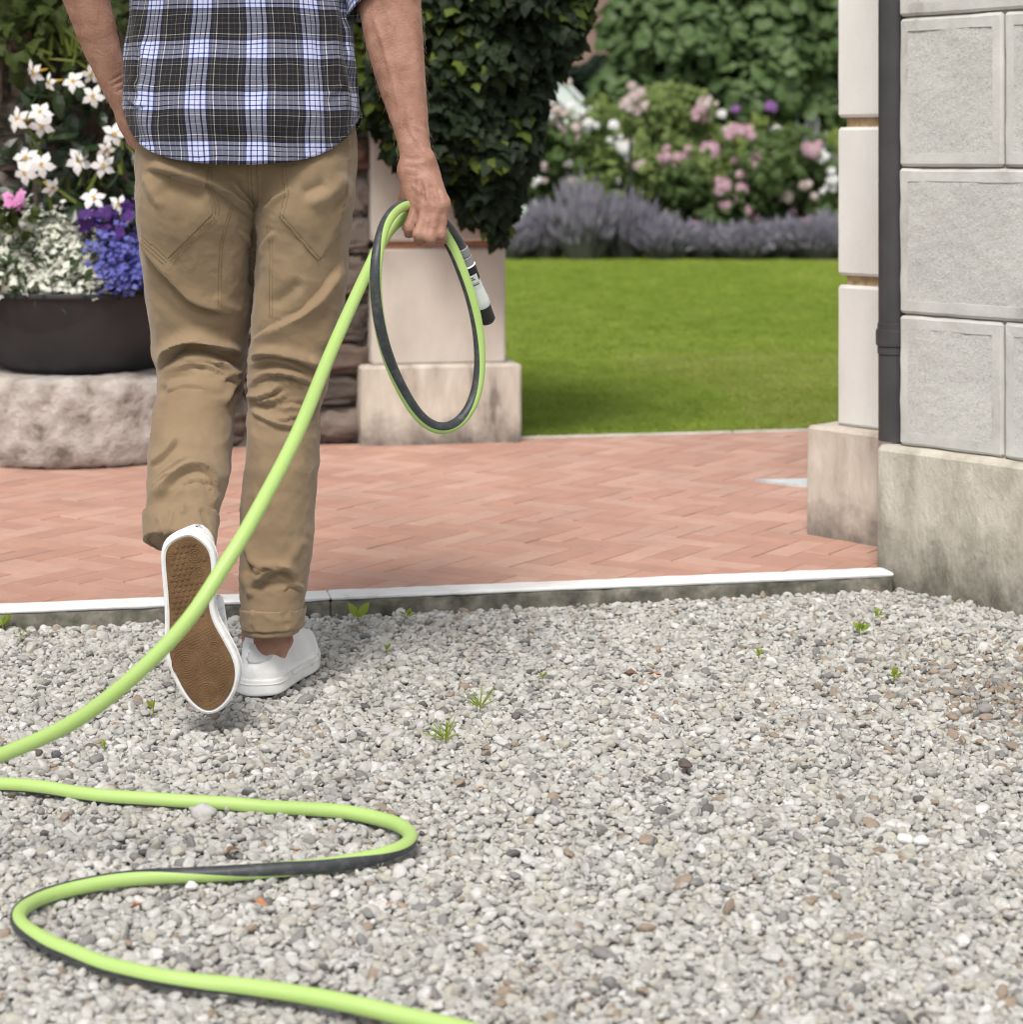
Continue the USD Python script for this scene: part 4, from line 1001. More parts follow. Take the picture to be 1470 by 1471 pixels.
nodes |= {"m": ("mix", {"fac": 0.5}), "gm": ("gamma", {"gamma": 3.1}), "ts": ("math", {"math_type": "add"}), "tw": ("math", {"math_type": "multiply", "value2": 2400.0}), "sn": ("math", {"math_type": "sine"}), "bp": ("bump", {"strength": 0.25, "distance": 0.0006}),
          "wn": ("noise_texture", {"scale": 42, "detail": 4}), "wb": ("bump", {"strength": 0.25, "distance": 0.005}), "p": ("principled_bsdf", {"roughness": 0.9, "specular_ior_level": 0.12, "sheen_weight": 0.08})}
lk += [("rx.color", "m.color1"), ("ry.color", "m.color2"), ("m.color", "gm.color"), ("gm.color", "p.base_color"), ("s.x", "ts.value1"), ("s.y", "ts.value2"), ("ts.value", "tw.value1"), ("tw.value", "sn.value1"), ("sn.value", "bp.height"),
       ("g.position", "wn.vector"), ("wn.fac", "wb.height"), ("wb.normal", "bp.normal"), ("bp.normal", "p.normal")]
plaid = usdkit.material(stage, "/World/Looks/plaid_cotton", nodes, lk, surface="p.BSDF")

sil = np.array([(250, 185, 519, .154), (235, 185, 519, .154), (200, 182, 519, .153), (170, 179, 519, .150), (140, 178, 518, .146), (100, 181, 515, .137), (50, 187, 510, .127), (0, 193, 505, .125), (-60, 193, 506, .126), (-130, 186, 515, .130), (-190, 176, 530, .132), (-235, 178, 533, .125), (-258, 200, 512, .105), (-275, 240, 470, .085), (-292, 295, 415, .068)], float)
zs = EYE - (sil[:, 0] - HOR) / FPX * 3.55
o = np.argsort(zs); fcx, frx, fry = [PchipInterpolator(zs[o], q[o]) for q in (((sil[:, 1] + sil[:, 2]) / 2 - CXP) / FPX * 3.55, (sil[:, 2] - sil[:, 1]) / 2 / FPX * 3.55, sil[:, 3])]
hemq = PchipInterpolator([-1, -.96, -.91, -.85, -.75, -.6, -.42, 0, .25, .45, .62, .76, .86, .94, 1], [148, 163, 180, 196, 211, 223, 230.5, 236.5, 235, 232, 226, 216, 203, 186, 168])
NT, NZ = 420, 230
phi = np.linspace(-np.pi, np.pi, NT)
ztop = zs.max()
_r = (np.abs(np.sin(phi)) ** 2.25 + np.abs(np.cos(phi)) ** 2.25) ** (-1 / 2.25)
zh = EYE - (hemq(np.clip(_r * np.sin(phi), -1, 1)) - HOR) / FPX * (3.55 - 0.125 * np.cos(phi))
tt = np.linspace(0, 1, NZ)
Zg = zh[None] + (ztop - zh[None]) * tt[:, None]
PH = np.broadcast_to(phi, Zg.shape)
ex = 2.25
sx_, cx__ = np.sin(PH), np.cos(PH)
rad = (np.abs(sx_) ** ex + np.abs(cx__) ** ex) ** (-1 / ex)
Xg = fcx(Zg) + frx(Zg) * rad * sx_
Yg = 3.55 - fry(Zg) * rad * cx__
# spine hollow, shoulder blades and the seat that lifts the tail
Yg += (0.010 * np.exp(-(PH / 0.35) ** 2) * np.exp(-((Zg - 1.10) / 0.12) ** 2)) * (np.cos(PH) > 0)
ref = 0.168
arc = np.concatenate([[0], np.cumsum(np.hypot(np.diff(ref * rad[0] * sx_[0]), np.diff(0.128 * rad[0] * cx__[0])))]); arc -= np.interp(0, phi, arc)
u0 = (365 - CXP) / FPX * 3.425 - float(fcx(0.95))
UVx = np.broadcast_to(arc, Zg.shape) - u0
z_white = EYE - (218 - HOR) / FPX * 3.425
UVy = Zg - z_white
pts3 = np.stack([Xg, Yg, Zg], -1).reshape(-1, 3)
i = (np.arange(NZ - 1)[:, None] * NT + np.arange(NT - 1)[None]).ravel()
fsh = np.concatenate([np.stack([i, i + 1, i + NT + 1], 1), np.stack([i, i + NT + 1, i + NT], 1)])
sm = tm(pts3, fsh)
nn_ = sm.vertex_normals
if nn_[np.argmin(pts3[:, 1])][1] > 0: sm.invert(); nn_ = sm.vertex_normals
fade = np.clip((pts3[:, 2] - 0.86) / 0.1, 0.35, 1)
side = np.abs(np.sin(PH)).ravel()
disp = (meshkit.fbm(pts3 * np.array([9, 9, 5.5]), 3, 21) - 0.5) * 0.024 * fade + (meshkit.fbm(pts3 * np.array([34, 34, 13]), 3, 22) - 0.5) * (0.004 + 0.010 * np.clip(side - 0.62, 0, 1) / 0.38)
sm = tm(pts3 + nn_ * disp[:, None], sm.faces)
SF = [([(203, 40), (207, 100), (203, 150), (216, 205)], 0.006, 7, "ridge"), ([(196, 60), (194, 120), (189, 165)], 0.006, 6, "valley"), ([(220, 95), (224, 150), (234, 215)], 0.0035, 9, "valley"), ([(183, 110), (195, 125), (208, 130)], 0.004, 5, "ridge"), ([(181, 140), (196, 152), (212, 150)], 0.004, 5, "step"),
      ([(476, -10), (480, 40), (484, 90), (496, 140), (499, 180)], 0.007, 8, "ridge"), ([(490, -10), (496, 40), (500, 90), (508, 140)], 0.006, 6, "valley"), ([(460, 20), (462, 80), (470, 150), (472, 215)], 0.0035, 10, "valley"), ([(505, 60), (498, 100), (486, 125), (460, 140)], 0.004, 6, "ridge"),
      ([(250, 20), (300, 60), (360, 80)], 0.0025, 18, "ridge"), ([(430, 60), (380, 120), (330, 150)], 0.0025, 18, "valley"), ([(240, 150), (310, 175), (400, 178), (460, 160)], 0.003, 16, "ridge"), ([(260, 205), (340, 200), (430, 205)], 0.003, 12, "valley"), ([(330, -10), (340, 40), (338, 100)], 0.003, 14, "valley")]
sm = crease(sm, SF)
uvw = np.column_stack([UVx.ravel() + (meshkit.fbm(pts3 * 14, 2, 31) - 0.5) * 0.006, UVy.ravel() + (meshkit.fbm(pts3 * 14, 2, 32) - 0.5) * 0.007])
shirt = part(man, "shirt", sm, plaid, True, uv=uvw)
# turned hem: a narrow band with depth along the lower edge
hem_o = sm.vertices[:NT]; hem_n = sm.vertex_normals[:NT]
ht = 0.008
hem_rows = [hem_o + hem_n * 0.0012 + [0, 0, ht], hem_o + hem_n * 0.0018 + [0, 0, ht * 0.5], hem_o + hem_n * 0.0014 + [0, 0, -0.001], hem_o - hem_n * 0.0014 + [0, 0, -0.001], hem_o - hem_n * 0.0018 + [0, 0, ht]]
hv = np.vstack(hem_rows); i = (np.arange(4)[:, None] * NT + np.arange(NT - 1)[None]).ravel()
hf = np.concatenate([np.stack([i, i + NT + 1, i + 1], 1), np.stack([i, i + NT, i + NT + 1], 1)])
hu = np.vstack([np.column_stack([uvw[:NT, 0], uvw[:NT, 1] + dz]) for dz in (ht, ht * .5, -.001, -.001, ht)])
hemm = tm(hv, hf)
part(shirt, "hem", hemm, plaid, True, uv=hu)
def sleeve(a, b_, ra, rb, cut, name):
    ax_ = nrm(b_ - a); L = np.linalg.norm(b_ - a)
    s0_ = np.linspace(0, 1, 70); n_ = 90
    e = nrm(np.cross(ax_, [0, 1.0, 0])); g_ = np.cross(ax_, e)
    an = np.linspace(0, 2 * np.pi, n_)
    S, A = np.meshgrid(s0_, an, indexing="ij")
    rr = ra + (rb - ra) * S + 0.004 * np.sin(S * 26 + np.sin(A * 2) * 1.4) * S
    c = a + (b_ - a) * S[..., None]
    v = c + rr[..., None] * (np.cos(A)[..., None] * e + np.sin(A)[..., None] * g_)
    v = v + np.array([0, 0, 1.0]) * (cut * S * np.cos(A))[..., None]
    v = v.reshape(-1, 3)
    inner = v.reshape(70, n_, 3)[-1]
    v = np.vstack([v, (inner - b_) * 0.965 + b_ + [0, 0, 0.001], (inner - b_) * 0.95 + b_ + [0, 0, 0.03]])
    i = (np.arange(71)[:, None] * n_ + np.arange(n_ - 1)[None]).ravel()
    f = np.concatenate([np.stack([i, i + 1, i + n_ + 1], 1), np.stack([i, i + n_ + 1, i + n_], 1)])
    uv = np.column_stack([(A * rb).ravel(), (S * L).ravel()]); uv = np.vstack([uv, uv[-n_:], uv[-n_:] + [0, .03]])
    m = tm(v, f)
    if ((m.vertex_normals[:n_] * (v[:n_] - a)).sum() < 0): m.invert()
    m = tm(m.vertices + m.vertex_normals * ((meshkit.fbm(m.vertices * 30, 3, 9) - 0.5) * 0.008)[:, None], m.faces)
    part(shirt, name, m, plaid, True, uv=uv)
sleeve(shR + [-0.02, 0, 0.0], P(553, -4, 3.50), 0.075, 0.062, 0.016, "sleeve")
sleeve(shL + [0.02, 0, 0.0], elL + 0.12 * (shL - elL), 0.075, 0.060, 0.0, "sleeve")
# forearm hair
hb = as_tm(body); fc = hb.triangles_center
u_, w_ = proj(fc)
selm = np.nonzero((((u_ > 512) & (u_ < 630) & (w_ > 5) & (w_ < 226)) | ((u_ > 85) & (u_ < 190) & (w_ > 0) & (w_ < 150))) & (fc[:, 1] < 3.6))[0]
selm = rng.choice(selm, min(900, len(selm)), replace=False)
nrmf = hb.face_normals[selm]; st_ = fc[selm]; dn = np.array([0.05, 0, -1.0])
tang = dn - nrmf * (nrmf @ dn)[:, None]
Ls = rng.uniform(0.004, 0.010, len(selm))[:, None]
crv = np.stack([st_, st_ + (tang * 0.6 + nrmf * 0.45) * Ls, st_ + (tang * 1.3 + nrmf * 0.55 + rng.normal(0, 0.15, (len(selm), 3))) * Ls], 1) - ORIG[man]
hp_ = UsdGeom.BasisCurves.Define(stage, body_path + "/arm_hair")
hp_.CreateTypeAttr("linear"); hp_.CreateCurveVertexCountsAttr(Vt.IntArray.FromNumpy(np.full(len(selm), 3, np.int32)))
hp_.CreatePointsAttr(Vt.Vec3fArray.FromNumpy(crv.reshape(-1, 3).astype(np.float32))); hp_.CreateWidthsAttr(Vt.FloatArray([0.00013])); hp_.SetWidthsInterpolation("constant")
UsdShade.MaterialBindingAPI.Apply(hp_.GetPrim()).Bind(look("arm_hair", [(0.3, (0.30, 0.20, 0.13)), (0.7, (0.42, 0.31, 0.22))], 50, 2, 0.6))
tag(hp_.GetPrim(), kind="stuff")

# ------------------------------------------------------------ garden hose
def hose_mat():
    nd = {"tc": ("texture_coordinate", {}), "s": ("separate_xyz", {}), "r": ("rgb_ramp", {"ramp": [(0, (0.030, 0.034, 0.038)), (0.166, (0.030, 0.034, 0.038)), (0.174, (0.335, 0.485, 0.145)), (1, (0.335, 0.485, 0.145))]}),
          "g": ("geometry", {}), "n": ("noise_texture", {"scale": 60, "detail": 5, "roughness": 0.7}), "dr": ("map_range", {"from_min": 0.5, "from_max": 0.75, "to_min": 0.01, "to_max": 0.17, "clamp": True}), "dx": ("mix", {"color2": (0.42, 0.40, 0.36)}),
          "b": ("noise_texture", {"scale": 500, "detail": 2}), "bp": ("bump", {"strength": 0.12, "distance": 0.001}), "p": ("principled_bsdf", {"roughness": 0.46, "specular_ior_level": 0.35})}
    return usdkit.material(stage, "/World/Looks/striped_hose", nd, [("tc.UV", "s.vector"), ("s.x", "r.fac"), ("g.position", "n.vector"), ("n.fac", "dr.value"), ("dr.result", "dx.fac"), ("r.color", "dx.color1"), ("dx.color", "p.base_color"),
                           ("g.position", "b.vector"), ("b.fac", "bp.height"), ("bp.normal", "p.normal")], surface="p.BSDF")
HR = 0.0094
zg = 0.0125
down, up_ = np.array([0, 0, -1.0]), np.array([0, 0, 1.0])
def I(du, dv, dd=0.0):      # direction on the picture: right, down, away
    return np.array([du, dd, -dv], float)
H = [  # (point, side on which the dark stripe lies)
    (G(900, 1545, zg), I(0, 1, 1)), (G(760, 1505, zg), I(0, 1, .8)), (G(618, 1468, zg), I(0, 1, .6)), (G(520, 1449, zg), I(0, 1, .4)), (G(435, 1432, zg), I(0, 1, .2)), (G(330, 1417, zg), I(0, 1, -.1)), (G(235, 1405, zg), I(0, 1, -.5)), (G(131, 1376, zg), I(-.4, 1, -.4)),
    (G(57, 1348, zg), I(-1, 1, -.3)), (G(26, 1322, zg), I(-1, .3, 0)), (G(40, 1298, zg), I(-.8, -.9, .5)), (G(87, 1279, zg), I(-.2, -1, 1)), (G(174, 1264, zg), I(0, -1, .9)), (G(261, 1257, zg), I(0, -1, .1)), (G(392, 1250, zg), I(0, -.5, -.9)), (G(501, 1237, zg), I(0, .1, -1)),
    (G(566, 1224, zg), I(.2, .8, -.9)), (G(590, 1206, zg), I(1, 1, -.2)), (G(579, 1190, zg), I(.5, 1, 1)), (G(544, 1176, zg), I(0, 1, 1)), (G(479, 1165, zg), I(0, 1, .6)), (G(348, 1154, zg), I(0, 1, .4)), (G(174, 1144, zg), I(0, 1, .2)), (G(60, 1131, zg), I(0, 1, .1)), (G(-60, 1118, zg), I(0, 1, .2)),
    (G(-190, 1108, zg), I(0, 1, .2)), (G(-260, 1118, zg), I(-1, 1, 0)), (P(-255, 1128, 2.84), I(-1, 1, 0)), (P(-170, 1130, 2.78), I(0, 1, .6)), (P(-80, 1114, 2.73), I(0, 1, .8)), (P(0, 1085, 2.68), I(0, 1, 1)),
    (P(100, 1040, 2.63), I(0, 1, 1)), (P(180, 982, 2.60), I(.2, .8, 1)), (P(240, 925, 2.60), I(.2, .8, 1)), (P(281, 876, 2.61), I(.2, .6, 1)), (P(313, 827, 2.63), I(.2, .5, 1)), (P(346, 775, 2.66), I(.2, .5, 1)), (P(381, 713, 2.71), I(.2, .3, 1)), (P(405, 668, 2.76), I(.2, .2, 1)),
    (P(432, 612, 2.84), I(0, 0, 1)), (P(468, 524, 3.04), I(0, 0, 1)), (P(502, 446, 3.21), I(0, 0, 1)), (P(534, 377, 3.368), I(0, 0, 1)), (P(558, 333, 3.42), I(-.3, 0, 1)), (P(580, 314, 3.442), I(0, -.5, 1)),
    (P(600, 312, 3.446), I(-.4, 0, 1)), (P(622, 322, 3.446), I(-1, .3, .3)), (P(645, 348, 3.45), I(-1, .5, 0)), (P(662, 385, 3.455), I(-1, .4, -.2)), (P(676, 425, 3.46), I(-1, .1, -.2)), (P(686, 470, 3.465), I(-1, 0, -.3)), (P(689.5, 513, 3.465), I(-1, 0, -.5)),
    (P(686, 555, 3.46), I(-1, -.3, -.7)), (P(673, 590, 3.445), I(-.6, -.9, -.8)), (P(652, 611, 3.425), I(0, -.9, -.9)), (P(627, 614, 3.40), I(.3, -.8, -.9)), (P(602, 597, 3.375), I(.6, -.6, -.9)), (P(579, 562, 3.35), I(.6, -.4, -1)), (P(559, 517, 3.315), I(.35, -.2, -1)), (P(546, 468, 3.292), I(.1, 0, -1)),
    (P(540, 418, 3.285), I(-.1, 0, -1)), (P(541, 377, 3.29), I(-.35, 0, -1)), (P(547, 342, 3.315), I(-.8, -.2, -.8)), (P(556, 318, 3.352), I(-1, -.6, -.5)), (P(570, 301, 3.395), I(-.7, -1, -.1)), (P(587, 294, 3.43), I(-.2, -1, .3)),
    (P(606, 297, 3.450), I(0, -1, 0)), (P(628, 312, 3.464), I(.6, -.8, -.2)), (P(645, 330, 3.478), I(.8, -.5, -.7)), (P(655, 344, 3.488), I(.6, -.4, -1)), (P(664, 359, 3.498), I(.5, -.4, -1))]
NH = 1500
hp3, tk = spline(np.array([h_[0] for h_ in H]), NH)
sd_ = np.array([h_[1] / np.linalg.norm(h_[1]) for h_ in H])
ang0 = np.stack([PchipInterpolator(tk, sd_[:, k])(np.linspace(0, 1, NH)) for k in range(3)], 1)
ground_pt = hp3[:, 2] < 0.03
hp3[ground_pt, 2] += (meshkit.fbm(np.column_stack([hp3[ground_pt, :2] * 9, np.zeros(ground_pt.sum())]), 2, 4) - 0.5) * 0.007
def striped_tube(pts, ang, rad, sides=28):
    n = len(pts)
    t = np.gradient(pts, axis=0); t /= np.linalg.norm(t, axis=1, keepdims=True)
    x = ang - t * (ang * t).sum(1, keepdims=True); x /= np.maximum(np.linalg.norm(x, axis=1, keepdims=True), 1e-6)
    for _ in range(30):
        x[1:-1] = (x[:-2] + x[1:-1] + x[2:]); x = x - t * (x * t).sum(1, keepdims=True); x /= np.linalg.norm(x, axis=1, keepdims=True)
    y = np.cross(t, x)
    a = np.linspace(-np.pi, np.pi, sides + 1)
    v = pts[:, None] + rad * (np.cos(a)[None, :, None] * x[:, None] + np.sin(a)[None, :, None] * y[:, None])
    uv = np.stack([np.broadcast_to(np.abs(a) / np.pi / 2, (n, sides + 1)), np.broadcast_to(np.arange(n)[:, None] * 0.005, (n, sides + 1))], -1)
    s = sides + 1
    i = (np.arange(n - 1)[:, None] * s + np.arange(sides)[None]).ravel()
    f = np.concatenate([np.stack([i, i + 1, i + s + 1], 1), np.stack([i, i + s + 1, i + s], 1)])
    m = tm(v.reshape(-1, 3), f)
    nrm_ = (v - pts[:, None]).reshape(-1, 3)
    if (np.cross(m.vertices[f[0, 1]] - m.vertices[f[0, 0]], m.vertices[f[0, 2]] - m.vertices[f[0, 0]]) @ nrm_[f[0, 0]]) < 0: m = tm(m.vertices, f[:, ::-1])
    return m, uv.reshape(-1, 2)
hose = thing("garden_hose", "lime green garden hose with dark stripe, looped in the hand, snaking over gravel", "garden hose", G(590, 1206, 0))
hm_, huv = striped_tube(hp3, ang0, HR)
part(hose, "hose_tube", hm_, hose_mat(), True, uv=huv)
# quick connector on its end
ca, cb = hp3[-1] - nrm(hp3[-1] - hp3[-20]) * 0.004, P(701.5, 463, 3.545)
cz = nrm(cb - ca); CL = np.linalg.norm(cb - ca)
cx1 = nrm(np.cross(cz, [0, 1.0, 0])); Rc = np.stack([cx1, np.cross(cz, cx1), cz], 1)
grey_pl = look("grey_plastic", [(0.3, (0.20, 0.205, 0.21)), (0.7, (0.25, 0.255, 0.26))], 30, 2, 0.45)
blk_pl = look("black_plastic", [(0.3, (0.012, 0.012, 0.013)), (0.7, (0.02, 0.02, 0.02))], 30, 2, 0.42)
wht_pl = look("pale_plastic", [(0.3, (0.50, 0.54, 0.52)), (0.7, (0.56, 0.60, 0.58))], 30, 2, 0.4)
def lp(prof, n=40): 
    m = lathe(prof, n); return tm(m.vertices @ Rc.T + ca, m.faces)
s_ = CL / 0.118
def ribbed(r, z0, z1):
    return [(r - 0.002, z0 * s_), (r, (z0 + 0.001) * s_), (r, (z1 - 0.001) * s_), (r - 0.002, z1 * s_)]
part(hose, "clamp_collar", lp([(0.0095, 0)] + ribbed(0.0118, 0.0, 0.013) + ribbed(0.0128, 0.0135, 0.026) + [(0.009, 0.027 * s_)]), grey_pl, 35)
part(hose, "white_ring", lp([(0.009, 0.026 * s_)] + ribbed(0.0140, 0.0262, 0.0292) + [(0.009, 0.0295 * s_)]), look("white_plastic", [(0.3, (0.75, 0.75, 0.75)), (0.7, (0.8, 0.8, 0.8))], 30, 2, 0.4), 35)
part(hose, "black_collar", lp([(0.009, 0.029 * s_)] + ribbed(0.0134, 0.0294, 0.050) + [(0.009, 0.0505 * s_)]), blk_pl, 35)
part(hose, "pale_sleeve", lp([(0.009, 0.050 * s_), (0.0124, 0.0502 * s_), (0.0128, 0.060 * s_), (0.0128, 0.0605 * s_), (0.0124, 0.061 * s_), (0.0128, 0.0615 * s_), (0.0136, 0.072 * s_), (0.0150, 0.082 * s_), (0.0150, 0.088 * s_), (0.0135, 0.0925 * s_), (0.009, 0.093 * s_)]), wht_pl, 35)
part(hose, "black_end_cap", lp([(0.009, 0.092 * s_)] + ribbed(0.0138, 0.0926, 0.116) + [(0.0105, 0.118 * s_), (0.0085, 0.118 * s_), (0.008, 0.106 * s_), (0.0005, 0.105 * s_)]), blk_pl, 35)
# small printed mark on the sleeve and white tab on the collar, turned to the viewer
vw = np.array([0, 0, EYE]) - (ca + cz * 0.05); vr = nrm(vw - cz * (vw @ cz)); vx = np.cross(cz, vr)
def plate(z0, z1, w, r, lift):
    a = np.linspace(-w, w, 9); zz = np.array([z0, z1]) * s_
    pts_ = np.array([[ca + cz * z_ + (r + lift) * (math.cos(t) * vr + math.sin(t) * vx) for t in a] for z_ in zz])
    ins = np.array([[ca + cz * z_ + (r - 0.001) * (math.cos(t) * vr + math.sin(t) * vx) for t in a] for z_ in zz])
    v = np.concatenate([pts_.reshape(-1, 3), ins.reshape(-1, 3)]); f = []
    for k in range(8): f += [(k, k + 1, 9 + k + 1), (k, 9 + k + 1, 9 + k), (k, 18 + k, k + 1), (k + 1, 18 + k, 18 + k + 1), (9 + k, 9 + k + 1, 27 + k), (9 + k + 1, 27 + k + 1, 27 + k)]
    f += [(0, 9, 27), (0, 27, 18), (8, 26, 35), (8, 35, 17)]
    return tm(v, np.array(f))
part(hose, "pale_tab", plate(0.0395, 0.0515, 0.75, 0.0134, 0.0006), wht_pl)
part(hose, "printed_mark", cat_([plate(0.0425, 0.0436, 0.20, 0.0140, 0.0003), plate(0.0452, 0.0462, 0.34, 0.0140, 0.0003), plate(0.0546, 0.0553, 0.75, 0.0127, 0.0003)]), blk_pl)
lv_ = ca + cz * 0.032 * s_ - vx * 0.0  # release lever on the far left side
part(hose, "release_lever", cbox(0.004, 0.008, 0.016, 0.0015, ca + cz * 0.040 + cx1 * (-0.0155 if cx1[0] > 0 else 0.0155), Rc), grey_pl)

# ------------------------------------------------------------ planter bowl on an old stone disc
pcn = P(118, 640, 6.20); pc2 = np.array([pcn[0], 6.20, 0])
mill_mat = look("old_porous_stone", [(0.32, (0.16, 0.135, 0.118)), (0.42, (0.30, 0.26, 0.232)), (0.54, (0.385, 0.343, 0.312)), (0.70, (0.50, 0.46, 0.43))], 15, 7, 0.93, (60, 0.8, 0.01))
ztop_ = EYE - (546 - HOR) / FPX * 5.85
mr = 0.365
prof = [(0.002, TOP), (mr - 0.035, TOP), (mr - 0.012, TOP + 0.02), (mr, TOP + 0.06), (mr, ztop_ - 0.05), (mr - 0.008, ztop_ - 0.018), (mr - 0.03, ztop_), (0.002, ztop_)]
m = lathe(prof, 120)
m = as_tm(Manifold(manifold3d.Mesh(np.asarray(m.vertices, np.float32), np.asarray(m.faces, np.uint32))).refine_to_length(0.016)) if False else m
def dense_lathe(prof, n, step):
    pr_ = np.array(prof); out = [pr_[0]]
    for a, b_ in zip(pr_[:-1], pr_[1:]):
        k = max(1, int(np.linalg.norm(b_ - a) / step))
        out += [a + (b_ - a) * t for t in np.linspace(0, 1, k + 1)[1:]]
    return lathe(out, n)
m = dense_lathe(prof, 220, 0.011)
nv = m.vertex_normals; nz = meshkit.fbm(m.vertices * 16, 4, 3) - 0.5; pits = np.clip(meshkit.noise(m.vertices * 42, 9) - 0.72, 0, 1) * -0.05
wob = (meshkit.fbm(m.vertices * 3.5, 2, 7) - 0.5) * 0.012
m = tm(m.vertices + nv * (nz * 0.020 + pits + wob)[:, None] + pc2, m.faces)
single("stone_disc", m, mill_mat, 60, "round rough pinkish stone disc standing on the terrace under the black planter bowl", "stone pedestal")
bowl = thing("planter_bowl", "wide black metal planter bowl full of flowers, standing on the round stone", "planter", (pc2[0], pc2[1], ztop_))
zb = EYE - (424 - HOR) / FPX * 5.88
blackm = look("blackened_metal", [(0.3, (0.011, 0.011, 0.012)), (0.7, (0.022, 0.021, 0.023))], 6, 5, 0.62, (40, 0.15, 0.004), spec=0.45, big=(3, 0.75))
br = 0.335
part(bowl, "bowl", lathe([(0.001, ztop_ - 0.002), (0.19, ztop_ - 0.002), (0.215, ztop_ + 0.004), (0.245, ztop_ + 0.03), (0.275, ztop_ + 0.075), (0.30, ztop_ + 0.13), (br - 0.012, zb - 0.05), (br, zb - 0.008), (br + 0.002, zb), (br - 0.010, zb), (br - 0.014, zb - 0.03), (0.001, zb - 0.04)], 96, (pc2[0], pc2[1], 0)), blackm, 40)
part(bowl, "rim", lathe([(br + 0.001, zb - 0.012), (br + 0.006, zb - 0.010), (br + 0.007, zb - 0.002), (br + 0.004, zb + 0.003), (br - 0.006, zb + 0.003), (br - 0.009, zb - 0.003)], 96, (pc2[0], pc2[1], 0)), blackm, 40)
part(bowl, "compost", lathe([(0.001, zb - 0.025), (br - 0.013, zb - 0.028)], 48, (pc2[0], pc2[1], 0)), soil)

# ------------------------------------------------------------ leaf and petal shapes (z = facing, y = tip)
def fan(outline2, z=None, centre=(0, 0.35, 0.0)):
    o = np.asarray(outline2, float)
    if o.shape[1] == 2: o = np.column_stack([o, np.zeros(len(o)) if z is None else z])
    v = np.vstack([o, centre]); n = len(o)
    return tm(v, np.array([(k, (k + 1) % n, n) for k in range(n)]))
ivy_leaf = fan([(0, 0, 0), (.30, -.06, -.05), (.52, .22, -.12), (.30, .42, -.02), (.24, .66, -.05), (0, 1.0, -.16), (-.24, .66, -.05), (-.30, .42, -.02), (-.52, .22, -.12), (-.30, -.06, -.05)], centre=(0, .36, .05))
oval_leaf = fan([(0, 0, 0), (.20, .25, -.06), (.25, .52, -.08), (.14, .80, -.10), (0, 1, -.16), (-.14, .80, -.10), (-.25, .52, -.08), (-.20, .25, -.06)], centre=(0, .48, .03))
clump_leaf = fan([(0, 0, 0), (.42, .25, -.1), (.5, .6, -.12), (.25, .9, -.1), (-.05, 1.02, -.18), (-.38, .82, -.05), (-.5, .45, -.12), (-.3, .12, -.06)], centre=(0, .5, .06))
needle = tm(np.array([(-.06, 0, 0), (.06, 0, 0), (.05, .6, .02), (0, 1, 0), (-.05, .6, .02)]), np.array([(0, 1, 2), (0, 2, 4), (4, 2, 3)]))
petal = fan([(0, 0, 0), (.22, .15, .02), (.40, .5, .03), (.32, .82, -.03), (.12, 1.0, -.12), (-.10, .92, -.10), (-.33, .70, -.01), (-.36, .42, .03), (-.2, .15, .02)], centre=(0, .5, .06))
star_petal = fan([(0, 0, 0), (.34, .18, .03), (.56, .48, .05), (.50, .68, .0), (.16, .90, -.07), (-.10, 1.06, -.14), (-.20, .86, -.08), (-.42, .62, -.03), (-.46, .38, .0), (-.26, .14, .0)], centre=(0, .48, .05))
def green(name, lo_, hi_, isl=(0.6, 1.35), tr_=0.3, rough=0.6, spec=0.2):
    return look(name, [(0.3, lo_), (0.7, hi_)], 3.0, 4, rough, None, spec, island=isl, translucent=tr_)
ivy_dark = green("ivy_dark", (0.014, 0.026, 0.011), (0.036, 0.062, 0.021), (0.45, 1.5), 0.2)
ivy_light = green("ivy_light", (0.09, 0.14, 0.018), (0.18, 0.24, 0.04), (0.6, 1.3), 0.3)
bark = look("brown_bark", [(0.3, (0.05, 0.035, 0.025)), (0.7, (0.13, 0.095, 0.07))], 30, 5, 0.9, (90, 0.6, 0.005))
vine_green = green("vine_leaf", (0.05, 0.085, 0.018), (0.17, 0.235, 0.05), (0.35, 1.6), 0.35)
def tangle(parent, name, starts, ends, rad, n=10, wob=0.05):
    ms = []
    for a, b_ in zip(starts, ends):
        t = np.linspace(0, 1, n)[:, None]; p = a + (b_ - a) * t
        p += (meshkit.noise(p * 7 + rng.uniform(0, 50))[:, None] - 0.5) * wob * np.array([1, 0.6, 0.4])
        ms.append(tube(p, np.linspace(rad, rad * 0.5, n), 6))
    return part(parent, name, cat_(ms), bark, True)

